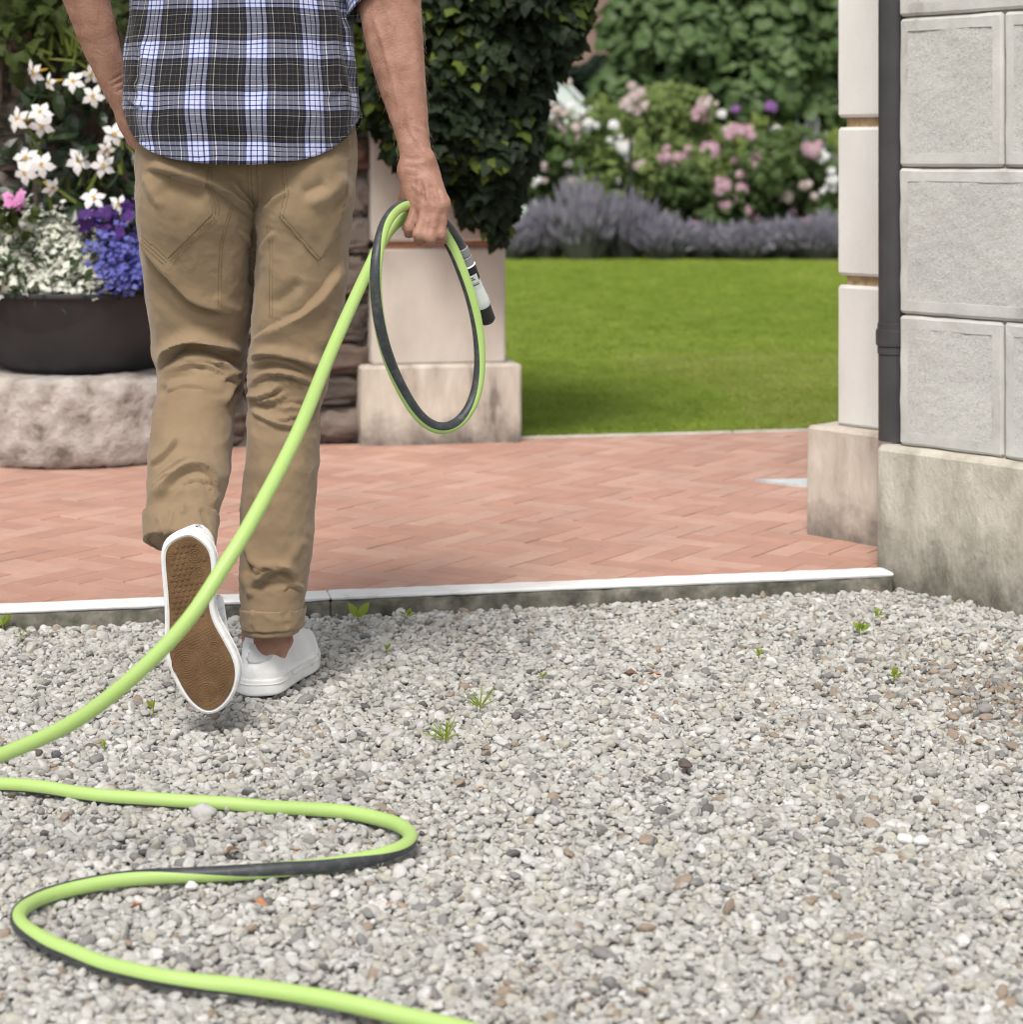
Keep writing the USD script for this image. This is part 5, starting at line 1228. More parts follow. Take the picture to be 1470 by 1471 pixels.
# ------------------------------------------------------------ ivy on the left pier
ivy = thing("ivy", "dense dark green ivy hanging over the top of the beige gate pier", "ivy", K(pk[0] + 0.3, pk[1] + 0.2, TOP))
outer = Polygon([(470, -260), (880, -260), (872, -120), (858, -30), (852, 15), (838, 62), (822, 92), (800, 112), (788, 138), (783, 190), (772, 232), (757, 262), (748, 300), (732, 332), (724, 352), (706, 352), (690, 326), (668, 322), (652, 300), (640, 268), (610, 262), (592, 250), (570, 246), (552, 226), (548, 196), (530, 182), (508, 178), (490, 120)])
gap = [Polygon([(520, 185), (545, 185), (560, 200), (545, 215), (525, 215)])]
def ivy_points(n, d_front, d_back, shrink):
    pg = outer.buffer(-shrink); x0, y0, x1, y1 = pg.bounds; out = []
    while len(out) < n:
        u_, v_ = rng.uniform(x0, x1, 4000), rng.uniform(y0, y1, 4000)
        ok = shapely.contains_xy(pg, u_, v_); u_, v_ = u_[ok], v_[ok]
        edge = shapely.distance(shapely.points(u_, v_), pg.exterior)
        bulge = np.clip(edge / 90, 0, 1) ** 0.5
        low = np.clip((v_ - 230) / 110, 0, 1)
        df = 6.36 - (d_front * bulge * (1 - 0.75 * low) + 0.05) + 0.10 * (meshkit.noise(np.column_stack([u_ / 45, v_ / 45, 0 * u_]), 3) - 0.5)
        db = 6.36 + 0.05 + d_back * bulge * (1 - low)
        d = df + (db - df) * rng.uniform(0, 1, len(u_)) ** 2.2
        out += list(zip(u_, v_, d, edge))
    return np.array(out[:n])
ip = ivy_points(6800, 0.24, 0.5, 5)
pos = np.array([P(u_, v_, d) for u_, v_, d, _ in ip])
front = ip[:, 2] < 6.36
nr = unit(len(pos)) * 0.55 + np.array([0.15, -0.85, 0.45]); spin = np.pi + rng.normal(0, 0.6, len(pos))
def hang(normals, spin_):
    """Leaf frames: tip (local y) hangs down, blade faces along the normal."""
    z = normals / np.linalg.norm(normals, axis=1, keepdims=True)
    dn_ = np.array([0, 0, -1.0]) + 0 * z
    y = dn_ - z * (dn_ * z).sum(1, keepdims=True); y /= np.maximum(np.linalg.norm(y, axis=1, keepdims=True), 1e-6)
    x = np.cross(y, z); c, s = np.cos(spin_)[:, None], np.sin(spin_)[:, None]
    return np.stack([x * c + y * s, -x * s + y * c, z], 2)
Ri = hang(nr, rng.normal(0, 0.7, len(pos)))
sc = rng.uniform(0.030, 0.058, len(pos))
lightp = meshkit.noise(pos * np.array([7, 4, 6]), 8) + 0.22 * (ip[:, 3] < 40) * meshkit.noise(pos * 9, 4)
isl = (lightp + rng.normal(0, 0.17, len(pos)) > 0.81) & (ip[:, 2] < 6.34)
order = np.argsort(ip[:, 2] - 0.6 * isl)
vis_ = [k for k in order if ip[k, 1] > -5 and ip[k, 0] > 505 and ip[k, 2] < 6.37][:300]
isbig = np.zeros(len(pos), bool); isbig[vis_] = True
for k in vis_:
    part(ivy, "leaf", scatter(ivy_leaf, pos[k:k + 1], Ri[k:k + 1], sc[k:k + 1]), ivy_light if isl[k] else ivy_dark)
for flag, mt in ((False, ivy_dark), (True, ivy_light)):
    s_el = ~isbig & (isl == flag)
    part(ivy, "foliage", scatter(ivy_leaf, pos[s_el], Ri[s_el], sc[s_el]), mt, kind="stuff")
st = [P(rng.uniform(540, 760), 250 + rng.uniform(-60, 60), 6.34) for _ in range(26)]
tangle(ivy, "stem", st, [s + np.array([rng.uniform(-.1, .1), 0.0, 0.75]) for s in st], 0.006)
s2 = [P(700 + 8 * k, 300 + 12 * rng.uniform(-1, 1), 6.32) for k in range(5)]
tangle(ivy, "stem", s2, [P(715 + rng.uniform(-12, 12), 352, 6.30) for _ in s2], 0.0025, 8, 0.03)
# the dark mass of old wood and shoots inside the ivy
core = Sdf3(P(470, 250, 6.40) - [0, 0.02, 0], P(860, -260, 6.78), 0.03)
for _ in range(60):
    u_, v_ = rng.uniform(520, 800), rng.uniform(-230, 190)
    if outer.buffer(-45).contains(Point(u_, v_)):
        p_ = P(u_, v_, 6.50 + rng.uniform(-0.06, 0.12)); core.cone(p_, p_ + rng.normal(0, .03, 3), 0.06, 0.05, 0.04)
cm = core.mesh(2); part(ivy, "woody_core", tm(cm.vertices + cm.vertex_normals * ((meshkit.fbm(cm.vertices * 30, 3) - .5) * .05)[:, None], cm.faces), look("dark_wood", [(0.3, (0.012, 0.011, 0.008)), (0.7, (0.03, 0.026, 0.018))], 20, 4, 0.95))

# vine with lighter leaves at the upper left
vine = thing("wall_vine", "light green leafy vine over the dark rubble wall at upper left", "vine", K(-1.5, WB - 0.05, TOP))
vp = []
for (u_, v_, su, sv, n) in ((55, 14, 42, 24, 90), (20, 60, 26, 30, 22), (150, 30, 30, 34, 40), (90, -70, 90, 50, 220), (56, 62, 16, 8, 16), (175, 110, 12, 26, 12), (110, 90, 22, 20, 12), (460, -60, 60, 60, 90), (330, -150, 120, 60, 200)):
    for _ in range(n): vp.append(P(rng.normal(u_, su), rng.normal(v_, sv), rng.uniform(5.92, 6.25)))
vp = np.array(vp); nr = unit(len(vp)) * 0.6 + np.array([0, -0.8, 0.55]); Rv = hang(nr, rng.normal(0, 0.8, len(vp))); sv_ = rng.uniform(0.035, 0.07, len(vp))
shw = np.argsort(vp[:, 1])[:110]; msk = np.zeros(len(vp), bool); msk[shw] = True
for k in shw: part(vine, "leaf", scatter(ivy_leaf, vp[k:k + 1], Rv[k:k + 1], sv_[k:k + 1]), vine_green)
part(vine, "foliage", scatter(ivy_leaf, vp[~msk], Rv[~msk], sv_[~msk]), vine_green, kind="stuff")
st = [P(rng.uniform(-60, 190), 200, 6.2) for _ in range(8)]
tangle(vine, "stem", st, [s + np.array([rng.uniform(-.2, .2), 0, 0.55]) for s in st], 0.006)

# ------------------------------------------------------------ flowers in the bowl
white_pet = look("white_petal", [(0.3, (0.72, 0.71, 0.70)), (0.7, (0.80, 0.79, 0.79))], 20, 3, 0.6, translucent=0.25)
yellow = look("yellow_throat", [(0.3, (0.45, 0.26, 0.03)), (0.7, (0.55, 0.34, 0.06))], 60, 2, 0.7)
dark_leaf = green("glossy_leaf", (0.014, 0.028, 0.012), (0.035, 0.062, 0.022), (0.6, 1.4), 0.15, 0.35, 0.5)
shoot = green("yellow_green_shoot", (0.10, 0.14, 0.02), (0.20, 0.24, 0.05), (0.7, 1.3), 0.3)
def px_leafcloud(blobs, d0, d1):
    out = []
    for u_, v_, su, sv, n in blobs:
        out += [P(rng.normal(u_, su), rng.normal(v_, sv), rng.uniform(d0, d1) + 0.19) for _ in range(n)]
    return np.array(out)
mand = thing("mandevilla", "climbing plant with white star shaped trumpet flowers and dark leaves in the black bowl", "flowering plant", (pc2[0], pc2[1] + 0.05, zb - 0.02))
lp_ = px_leafcloud([(70, 250, 50, 40, 60), (120, 180, 40, 45, 55), (150, 260, 35, 30, 40), (60, 160, 40, 30, 26), (90, 120, 40, 24, 22), (110, 300, 60, 20, 40)], 5.72, 6.05)
Rl = hang(unit(len(lp_)) * 0.8 + np.array([0, -0.6, 0.5]), rng.normal(0, 0.9, len(lp_))); sl_ = rng.uniform(0.05, 0.10, len(lp_))
for k in range(len(lp_)): part(mand, "leaf", scatter(oval_leaf, lp_[k:k + 1], Rl[k:k + 1], sl_[k:k + 1]), dark_leaf)
ys_ = px_leafcloud([(100, 82, 22, 14, 22), (125, 75, 18, 12, 12), (60, 210, 6, 14, 7), (170, 235, 12, 14, 12), (125, 265, 10, 12, 8), (105, 290, 20, 14, 8)], 5.70, 5.85)
part(mand, "young_shoots", scatter(needle, ys_, hang(unit(len(ys_)) * 0.5 + np.array([0, -.8, .2]), np.pi + rng.normal(0, 0.6, len(ys_))), np.column_stack([rng.uniform(0.05, 0.1, len(ys_))] * 3)), shoot)
st = [np.array([pc2[0] + rng.uniform(-.12, .12), pc2[1] + rng.uniform(-.1, .1), zb - 0.03]) for _ in range(9)]
tangle(mand, "stem", st, [P(rng.uniform(40, 170), rng.uniform(90, 180), 6.08) for _ in st], 0.005)
def star_flower(parent, pos, face, R_, spin0):
    z = nrm(face); Rf = frames(z[None], np.array([spin0]))[0]
    ps = []
    for k in range(5):
        a = k * 2 * np.pi / 5; c, s = math.cos(a), math.sin(a)
        Rz = np.array([[c, -s, 0], [s, c, 0], [0, 0, 1.0]]); tl = rng.uniform(0.0, 0.35); Rx = np.array([[1, 0, 0], [0, math.cos(tl), math.sin(tl)], [0, -math.sin(tl), math.cos(tl)]])
        v = (star_petal.vertices * R_ * np.array([0.62, 1.0, 1.0])) @ Rx.T + np.array([0, 0.003, 0]); v[:, 2] += 0.002 * k
        ps.append(tm(v @ (Rf @ Rz).T + pos, star_petal.faces))
    p = part(parent, "flower", cat_(ps), white_pet, True)
    th_ = lathe([(0.0005, 0.0035), (0.0042, 0.005), (0.0062, 0.0065), (0.0060, 0.003), (0.004, -0.02), (0.002, -0.045)], 12); part(p, "throat", tm(th_.vertices @ Rf.T + pos, th_.faces), yellow, True)
for u_, v_, r, fx_, fz in ((113, 232, 20, 0, .1), (148, 238, 18, .1, 0), (37, 227, 19, -.1, .3), (60, 237, 20, .15, 0), (36, 248, 19, -.1, -.2), (26, 172, 19, -.6, 0), (58, 162, 18, .2, .4), (60, 180, 19, .1, -.3), (134, 139, 17, .1, 0), (106, 117, 17, -.1, .2), (164, 193, 18, .2, .1), (49, 104, 18, -.9, -.3), (134, 285, 19, 0, .5), (170, 294, 14, .5, .2), (74, 270, 15, .9, -.5), (130, 108, 14, .8, -.3), (72, 118, 13, -.8, -.2), (152, 215, 13, .6, -.4)):
    p_ = P(u_, v_, 5.85 + rng.uniform(-.03, .05))
    star_flower(mand, p_, (fx_, -1, fz), r / FPX * 5.85 * 0.98, rng.uniform(0, 6))
def small_flowers(parent, pts, size, mat, n_pet=5, name="flower", face=(0, -.7, .7), single_parts=0):
    pts = pts[pts[:, 2] > zb - 0.012]
    single_parts = min(single_parts, len(pts))
    one = cat_([tm((petal.vertices * np.array([1.0, 1, 1])) @ np.array([[math.cos(a), -math.sin(a), 0], [math.sin(a), math.cos(a), 0], [0, 0, 1]]).T, petal.faces) for a in np.arange(n_pet) * 2 * np.pi / n_pet])
    Rf = frames(unit(len(pts)) * 0.7 + np.array(face), rng.uniform(0, 6, len(pts))); s_ = size * rng.uniform(0.75, 1.25, len(pts))
    idx = np.argsort(pts[:, 1])
    for k in idx[:single_parts]: part(parent, name, scatter(one, pts[k:k + 1], Rf[k:k + 1], s_[k:k + 1]), mat)
    rest = idx[single_parts:]
    if len(rest): part(parent, "more_" + name + "s" if single_parts else name + "s", scatter(one, pts[rest], Rf[rest], s_[rest]), mat, kind="stuff")
eu = thing("white_spurge", "cloud of tiny greenish white flowers spilling over the left of the black bowl", "flowering plant", (pc2[0] - 0.12, pc2[1] - 0.1, zb - 0.02))
pts = px_leafcloud([(70, 365, 45, 26, 620), (30, 385, 34, 22, 460), (100, 375, 28, 26, 420), (60, 335, 40, 14, 240), (125, 390, 12, 16, 150), (20, 350, 25, 22, 260), (80, 408, 40, 9, 140), (-30, 385, 40, 25, 200)], 5.60, 5.80)
pts[:, 1] = 5.99 - (5.99 - pts[:, 1]) * np.clip((EYE - 0.0 + 0.0 - pts[:, 2] + 0.25), 0.5, 1)
small_flowers(eu, pts, 0.0118, look("greenish_white_petal", [(0.3, (0.66, 0.69, 0.58)), (0.7, (0.78, 0.79, 0.72))], 18, 3, 0.7, translucent=0.25), 5, single_parts=160)
gl = px_leafcloud([(60, 370, 50, 28, 500), (20, 380, 40, 26, 260), (115, 385, 24, 20, 160), (-30, 385, 40, 25, 160)], 5.66, 5.92)
part(eu, "leaves", scatter(oval_leaf, gl, hang(unit(len(gl)) + np.array([0, -.5, .4]), rng.uniform(0, 6, len(gl))), rng.uniform(0.018, 0.034, len(gl))), green("grey_green_leaf", (0.05, 0.085, 0.04), (0.11, 0.16, 0.075), (0.6, 1.3), 0.25), kind="stuff")
blu = thing("blue_lobelia", "mound of small bright blue flowers at the right of the black bowl", "flowering plant", (pc2[0] + 0.14, pc2[1] - 0.1, zb - 0.02))
pts = px_leafcloud([(180, 372, 18, 22, 330), (165, 350, 20, 12, 130), (190, 394, 14, 10, 140), (158, 390, 12, 12, 90), (215, 370, 16, 24, 180)], 5.60, 5.78)
small_flowers(blu, pts, 0.0098, look("blue_petal", [(0.3, (0.07, 0.08, 0.34)), (0.7, (0.17, 0.18, 0.50))], 20, 3, 0.6, translucent=0.25), 4, single_parts=150)
gl = px_leafcloud([(180, 375, 26, 28, 420), (205, 400, 18, 14, 120)], 5.68, 5.9)
part(blu, "leaves", scatter(oval_leaf, gl, hang(unit(len(gl)) + np.array([0, -.4, .4]), rng.uniform(0, 6, len(gl))), rng.uniform(0.016, 0.03, len(gl))), dark_leaf, kind="stuff")
pet_ = thing("purple_petunia", "deep purple petunias between the white and blue flowers in the bowl", "flowering plant", (pc2[0] + 0.08, pc2[1] - 0.05, zb - 0.02))
pts = px_leafcloud([(140, 308, 13, 8, 9), (182, 308, 6, 6, 3), (178, 340, 8, 7, 5), (128, 322, 8, 6, 3), (150, 330, 10, 8, 3)], 5.60, 5.70)
small_flowers(pet_, pts, 0.022, look("purple_petal", [(0.3, (0.035, 0.012, 0.10)), (0.7, (0.075, 0.025, 0.17))], 20, 3, 0.6, translucent=0.2), 5, face=(0, -.9, .4), single_parts=len(pts))
gl = px_leafcloud([(150, 322, 30, 12, 70)], 5.66, 5.8); part(pet_, "leaves", scatter(oval_leaf, gl, hang(unit(len(gl)) + np.array([0, -.4, .4]), rng.uniform(0, 6, len(gl))), rng.uniform(0.025, 0.045, len(gl))), dark_leaf)
ger = thing("pink_geranium", "small pink flower head at the left edge above the white cloud of flowers", "flowering plant", (pc2[0] - 0.2, pc2[1], zb - 0.02))
pts = px_leafcloud([(25, 290, 8, 6, 14)], 5.62, 5.66); small_flowers(ger, pts, 0.015, look("pink_petal", [(0.3, (0.55, 0.20, 0.42)), (0.7, (0.66, 0.30, 0.54))], 20, 3, 0.6, translucent=0.25), 5, face=(0, -.9, .3), single_parts=len(pts))
tangle(ger, "stem", [np.array([P(25, 300, 5.85)[0], 5.98, zb - 0.03])], [P(25, 294, 5.85)], 0.003)
gl = px_leafcloud([(15, 315, 22, 10, 40)], 5.66, 5.8); part(ger, "leaves", scatter(clump_leaf, gl, hang(unit(len(gl)) + np.array([0, -.4, .5]), rng.uniform(0, 6, len(gl))), rng.uniform(0.03, 0.05, len(gl))), vine_green)

# ------------------------------------------------------------ lawn grass
gm = [green(f"grass_{c}", lo_, hi_, (0.7, 1.3), 0.42, 0.6, 0.25) for c, lo_, hi_ in (("fresh", (0.32, 0.43, 0.05), (0.46, 0.57, 0.10)), ("deep", (0.25, 0.36, 0.04), (0.35, 0.46, 0.065)), ("dry", (0.40, 0.43, 0.10), (0.48, 0.49, 0.16)))]
grass = UsdGeom.PointInstancer.Define(stage, "/World/grass"); tag(grass.GetPrim(), "short mown green grass blades of the lawn", "grass", kind="stuff")
UsdGeom.Scope.Define(stage, "/World/grass/kinds"); protos = []
for k in range(6):
    r = np.random.default_rng(k + 50); n_ = 26
    base = np.column_stack([r.normal(0, 0.022, n_), r.normal(0, 0.022, n_), np.zeros(n_)]); lean = r.normal(0, 0.85, (n_, 2)); vs, fs = [], []
    for q_ in range(n_):
        hgt = r.uniform(0.015, 0.032); a = r.uniform(0, 6.28); w = 0.0021
        d_ = np.array([math.cos(a), math.sin(a), 0]) * w; l_ = np.array([lean[q_, 0], lean[q_, 1], 0]) * hgt
        b0 = base[q_]; vs += [b0 - d_, b0 + d_, b0 + d_ * .8 + l_ * .4 + [0, 0, hgt * .6], b0 - d_ * .8 + l_ * .4 + [0, 0, hgt * .6], b0 + l_ * 1.2 + [0, 0, hgt]]
        o_ = q_ * 5; fs += [(o_, o_ + 1, o_ + 2), (o_, o_ + 2, o_ + 3), (o_ + 3, o_ + 2, o_ + 4)]
    p = f"/World/grass/kinds/tuft_{k:03d}"; usdkit.mesh(stage, p, tm(np.array(vs), np.array(fs)), gm[(0, 0, 1, 1, 0, 2)[k]], False); protos.append(p)
gpos = []
for b0, b1, sp_ in ((ED + 0.025, ED + 2.5, 0.0165), (ED + 2.5, ED + 6, 0.027), (ED + 6, ED + 13.6, 0.042)):
    n_ = int((b1 - b0) * 7.2 / sp_ ** 2)
    bb = rng.uniform(b0, b1, n_); aa = rng.uniform(-1.6, 5.6, n_)
    x = KO[0] + E1[0] * aa + E2[0] * bb; y = KO[1] + E1[1] * aa + E2[1] * bb
    ok = (x / y > -0.06) & (x / y < 0.19); gpos.append(np.column_stack([x[ok], y[ok]]))
gpos = np.vstack(gpos)
o = rng.choice(6, len(gpos), p=[.26, .25, .16, .12, .17, .04])
patchy = meshkit.fbm(np.column_stack([gpos * np.array([0.9, 0.45]), 0 * gpos[:, 0]]), 3, 2)
o[(patchy < 0.40) & (rng.uniform(0, 1, len(gpos)) < 0.45)] = 2; o[(patchy > 0.62) & (rng.uniform(0, 1, len(gpos)) < 0.35)] = 5
grass.CreatePrototypesRel().SetTargets([Sdf.Path(p) for p in protos]); grass.CreateProtoIndicesAttr(Vt.IntArray.FromNumpy(o.astype(np.int32)))
grass.CreatePositionsAttr(Vt.Vec3fArray.FromNumpy(np.column_stack([gpos, np.full(len(gpos), -0.006)]).astype(np.float32)))
an = rng.uniform(0, np.pi, len(gpos)); grass.CreateOrientationsAttr(Vt.QuathArray([Gf.Quath(float(math.cos(a)), 0, 0, float(math.sin(a))) for a in an]))
grass.CreateScalesAttr(Vt.Vec3fArray.FromNumpy(np.repeat(rng.uniform(0.75, 1.3, (len(gpos), 1)), 3, 1).astype(np.float32)))

# ------------------------------------------------------------ garden behind the lawn
Z0 = -0.005
def gx(u, d): return (u - CXP) / FPX * d
far = 17.75
bed = single("flower_bed", tm(np.array([(-1.6, far, 0.004), (6, far + 0.6, 0.004), (7, far + 5, 0.004), (-1.6, far + 5, 0.004)]), np.array([[0, 1, 2], [0, 2, 3]])), soil, kind="structure")
lav_leaf = green("lavender_leaf", (0.10, 0.12, 0.085), (0.22, 0.24, 0.18), (0.6, 1.3), 0.25)
lav_flower = green("lavender_flower", (0.255, 0.235, 0.30), (0.45, 0.43, 0.51), (0.65, 1.25), 0.25)
def lavender(x, y, w, hgt, n, label):
    t = thing("lavender_clump", label, "lavender", (x, y, Z0), "lavender along the far edge of the lawn")
    a = rng.uniform(0, 2 * np.pi, n); r = np.sqrt(rng.uniform(0, 1, n)) * w / 2
    base = np.column_stack([x + r * np.cos(a) * 0.35, y + r * np.sin(a) * 0.35, np.full(n, Z0)])
    tip_ = np.column_stack([x + r * np.cos(a), y + r * np.sin(a) * 0.8, Z0 + hgt * (0.55 + 0.45 * rng.uniform(0, 1, n)) * np.sqrt(np.clip(1 - (r / w * 1.55) ** 2, 0.1, 1))])
    d_ = tip_ - base; L = np.linalg.norm(d_, axis=1)
    z = np.cross(d_, unit(n)); z /= np.linalg.norm(z, axis=1, keepdims=True); y_ = d_ / L[:, None]; R_ = np.stack([np.cross(y_, z), y_, z], 2)
    part(t, "stems", scatter(needle, base, R_, np.column_stack([np.full(n, 0.06), L, np.full(n, 0.05)])), lav_leaf, kind="stuff")
    part(t, "flower_spikes", scatter(oval_leaf, base + d_ * rng.uniform(0.38, 0.78, (n, 1)), R_, np.column_stack([np.full(n, 0.055), L * 0.30, np.full(n, 0.05)])), lav_flower, kind="stuff")
lavs = [(730, .42, .50, "lavender clump half hidden behind the ivy at the left end of the row"), (782, .50, .62, "tall lavender clump just right of the hanging ivy tip"), (840, .55, .85, "tallest lavender mound, below the white roses"), (897, .55, .72, "lavender clump under the middle of the white roses"), (955, .48, .50, "low lavender clump in front of the dark gap between the rose bushes"), (1012, .46, .42, "lowest lavender clump, left of the row's pink roses"),
        (1070, .50, .42, "small lavender clump in front of the largest pink rose bush"), (1125, .52, .46, "lavender clump in front of the pink roses, second from the cream pier"), (1180, .55, .52, "lavender clump against the edge of the cream pier")]
for k, (u_, w, hgt, lb) in enumerate(lavs):
    d = far + 0.42 + 0.16 * (k % 2); lavender(gx(u_, d), d, w * 1.35, hgt * 0.92, 760, lb)
lavender(gx(1150, 19.35), 19.35, 1.0, 1.25, 900, "tall pale lavender standing behind the pink roses near the cream pier")
rose_leaf = green("rose_leaf", (0.10, 0.17, 0.05), (0.23, 0.34, 0.115), (0.45, 1.45), 0.35)
rose_pale = green("pale_rose_leaf", (0.18, 0.26, 0.07), (0.33, 0.42, 0.14), (0.6, 1.3), 0.35)
RC = {"pink": look("pink_rose", [(0.3, (0.62, 0.36, 0.44)), (0.7, (0.76, 0.54, 0.60))], 9, 3, 0.6, island=(0.75, 1.15), translucent=0.25), "blush": look("blush_rose", [(0.3, (0.66, 0.52, 0.50)), (0.7, (0.76, 0.66, 0.63))], 9, 3, 0.6, island=(0.8, 1.1), translucent=0.25), "white": look("white_rose", [(0.3, (0.68, 0.67, 0.66)), (0.7, (0.80, 0.79, 0.79))], 9, 3, 0.6, translucent=0.25), "violet": look("violet_flower", [(0.3, (0.24, 0.10, 0.30)), (0.7, (0.34, 0.17, 0.40))], 9, 3, 0.6, translucent=0.2)}
def bloom(parent, p, r, mat):
    n_ = 26; t = np.linspace(0.05, 1, n_); th = np.arange(n_) * 2.4; el = 1.45 - 1.25 * t
    nrml = np.column_stack([np.cos(th) * np.cos(el), np.sin(th) * np.cos(el), np.sin(el)])
    tilt = nrm(np.array([rng.normal(0, .3), -0.8, 0.6])); Rt = frames(tilt[None], np.array([0.0]))[0]
    up0 = np.column_stack([-np.cos(th) * np.sin(el), -np.sin(th) * np.sin(el), np.cos(el)])
    R_ = np.stack([np.cross(up0, nrml), up0, nrml], 2)
    m = scatter(petal, nrml * (r * (0.25 + 0.55 * t))[:, None] - up0 * (r * 0.35), R_, np.full(n_, r * 0.95))
    return part(parent, "bloom", tm(m.vertices @ Rt.T + p, m.faces), mat)
def rose_bush(u_, d, w, hgt, z0, blooms, mat, label, leaf=rose_leaf, n=900, cat="rose bush", group="rose bushes in the bed behind the lawn"):
    x = gx(u_, d)
    t = thing("rose_bush", label, cat, (x, d, Z0), group)
    lobes = np.column_stack([rng.normal(0, w * 0.3, 12), rng.normal(0, w * 0.22, 12), rng.uniform(0.25, 0.95, 12) * hgt]); lr = rng.uniform(0.16, 0.30, 12) * w
    k = rng.integers(0, 12, n); p = lobes[k] + unit(n) * (lr[k] * rng.uniform(0.4, 1, n) ** 0.5)[:, None]; p[:, 2] = np.maximum(p[:, 2], 0.06); p += [x, d, Z0 + z0]
    part(t, "foliage", scatter(clump_leaf, p, hang(unit(n) + np.array([0, -.5, .6]), rng.normal(0, 1, n)), rng.uniform(0.06, 0.12, n)), leaf, kind="stuff")
    st = [np.array([x + rng.normal(0, .05), d + rng.normal(0, .05), Z0]) for _ in range(7)]
    tangle(t, "cane", st, [q_ for q_ in lobes[:7] + [x, d, Z0 + z0]], 0.011, 8, 0.08)
    for (bu, bv_, br_, *bm) in blooms:
        pb = P(bu, bv_, d - w * 0.42 + rng.uniform(-.05, .05)); rb_ = 1.18 * br_ / FPX * d
        if br_ < 15 and rng.uniform() < 0.7:
            for _ in range(int(rng.integers(1, 3))): bloom(t, pb + rng.normal(0, 0.75, 3) * rb_, rb_ * rng.uniform(0.45, 0.7), RC[bm[0] if bm else mat])
            rb_ *= 0.8
        bloom(t, pb, rb_, RC[bm[0] if bm else mat])
rose_bush(805, 19.3, 0.95, 1.35, 0, [(783, 150, 14, "blush"), (818, 155, 13), (800, 160, 12, "blush"), (845, 178, 11), (828, 186, 10, "blush"), (812, 190, 9, "blush"), (800, 175, 9, "blush"), (832, 202, 8, "blush"), (775, 172, 10, "blush"), (818, 236, 8), (773, 260, 8), (819, 262, 10, "blush"), (784, 243, 8, "blush"), (822, 276, 7), (845, 322, 9, "blush"), (829, 315, 7)], "white", "large bush of white and blush roses beside the hanging ivy", rose_leaf, 1000)
rose_bush(895, 19.2, 0.85, 1.05, 0, [(882, 181, 11), (898, 214, 12), (904, 207, 10, "blush"), (889, 210, 9), (917, 240, 10, "blush"), (886, 261, 8), (860, 278, 6), (900, 222, 8)], "white", "white rose bush in the middle left of the bed, beside a thin stake", rose_pale, 900)
rose_bush(912, 20.6, 0.9, 1.55, 0, [(912, 140, 13), (902, 150, 12), (915, 163, 9), (920, 135, 10), (905, 158, 8)], "blush", "tall loose rose bush with blush blooms in front of the round shrub", rose_pale, 800)
rose_bush(965, 19.0, 0.7, 1.0, 0, [(958, 232, 13), (975, 228, 12), (966, 240, 12), (962, 255, 10), (985, 226, 9), (950, 228, 9), (957, 216, 8)], "pink", "pink rose bush with a cluster of pale pink blooms left of the biggest bloom", rose_pale, 750)
rose_bush(1015, 19.4, 0.85, 1.45, 0, [(1020, 219, 17), (1012, 150, 12, "blush"), (1005, 162, 12), (1010, 172, 9), (1037, 165, 10, "white"), (1000, 170, 8), (1018, 143, 8, "blush"), (1043, 187, 8, "blush")], "pink", "pink rose bush carrying the single biggest bloom of the bed", rose_pale, 1000)
rose_bush(1068, 18.9, 0.9, 1.12, 0, [(1040, 268, 13), (1035, 276, 11), (1067, 272, 13), (1056, 288, 10), (1044, 294, 11), (1074, 303, 12), (1064, 190, 14), (1052, 193, 12), (1074, 188, 10), (1080, 240, 12), (1075, 236, 11), (1090, 225, 10), (1080, 248, 9), (1098, 218, 8), (998, 325, 10)], "pink", "widest pink rose bush, covered in clusters of pink blooms", rose_leaf, 1100)
rose_bush(1110, 19.5, 0.65, 1.1, 0, [(1112, 240, 13), (1105, 235, 12), (1120, 237, 11), (1115, 187, 8, "white"), (1098, 247, 8)], "pink", "pink rose bush with one flat cluster of blooms right of the widest bush", rose_leaf, 800)
rose_bush(1172, 18.9, 0.6, 0.95, 0, [(1168, 218, 14), (1160, 212, 11), (1186, 226, 9, "white"), (1155, 268, 11, "blush"), (1197, 260, 10, "white"), (1130, 283, 12, "blush"), (1167, 322, 13), (1180, 318, 12), (1155, 322, 11), (1195, 247, 9, "white"), (1198, 272, 8, "white"), (1170, 283, 7, "blush")], "pink", "pink and white rose bush against the edge of the cream pier", rose_leaf, 420)
for u_, v_, lb in ((1057, 158, "tall violet flower head on a thin stalk above the pink roses, left one of two"), (1108, 155, "larger violet flower head on a thin stalk above the pink roses, right one of two")):
    d = 20.2; t = thing("violet_flower", lb, "flower", (gx(u_, d), d, Z0))
    bloom(t, P(u_, v_, d), (9 if u_ < 1080 else 12) / FPX * d, RC["violet"]); tangle(t, "stalk", [np.array([gx(u_, d), d + .05, Z0])], [P(u_, v_ + 6, d)], 0.008, 8, 0.04)
    for q_ in (80, 110): 
        gl = np.array([P(u_ + rng.normal(0, 5), v_ + q_ + rng.normal(0, 20), d) for _ in range(30)]); part(t, "leaves", scatter(clump_leaf, gl, hang(unit(30) + np.array([0, -.5, .6]), rng.normal(0, 1, 30)), rng.uniform(0.06, 0.12, 30)), rose_leaf)
stk = thing("garden_stake", "thin dark stake standing among the white roses", "stake", (gx(906, 19.0), 18.75, Z0))
part(stk, "pole", tube([(gx(906, 18.75), 18.75, z) for z in (Z0, 0.5, 1.05)], 0.014, 10), blk_pl, 40); part(stk, "cap", lathe([(0.001, 1.085), (0.017, 1.075), (0.018, 1.04), (0.013, 1.035)], 12, (gx(906, 18.75), 18.75, 0)), blk_pl, 40)
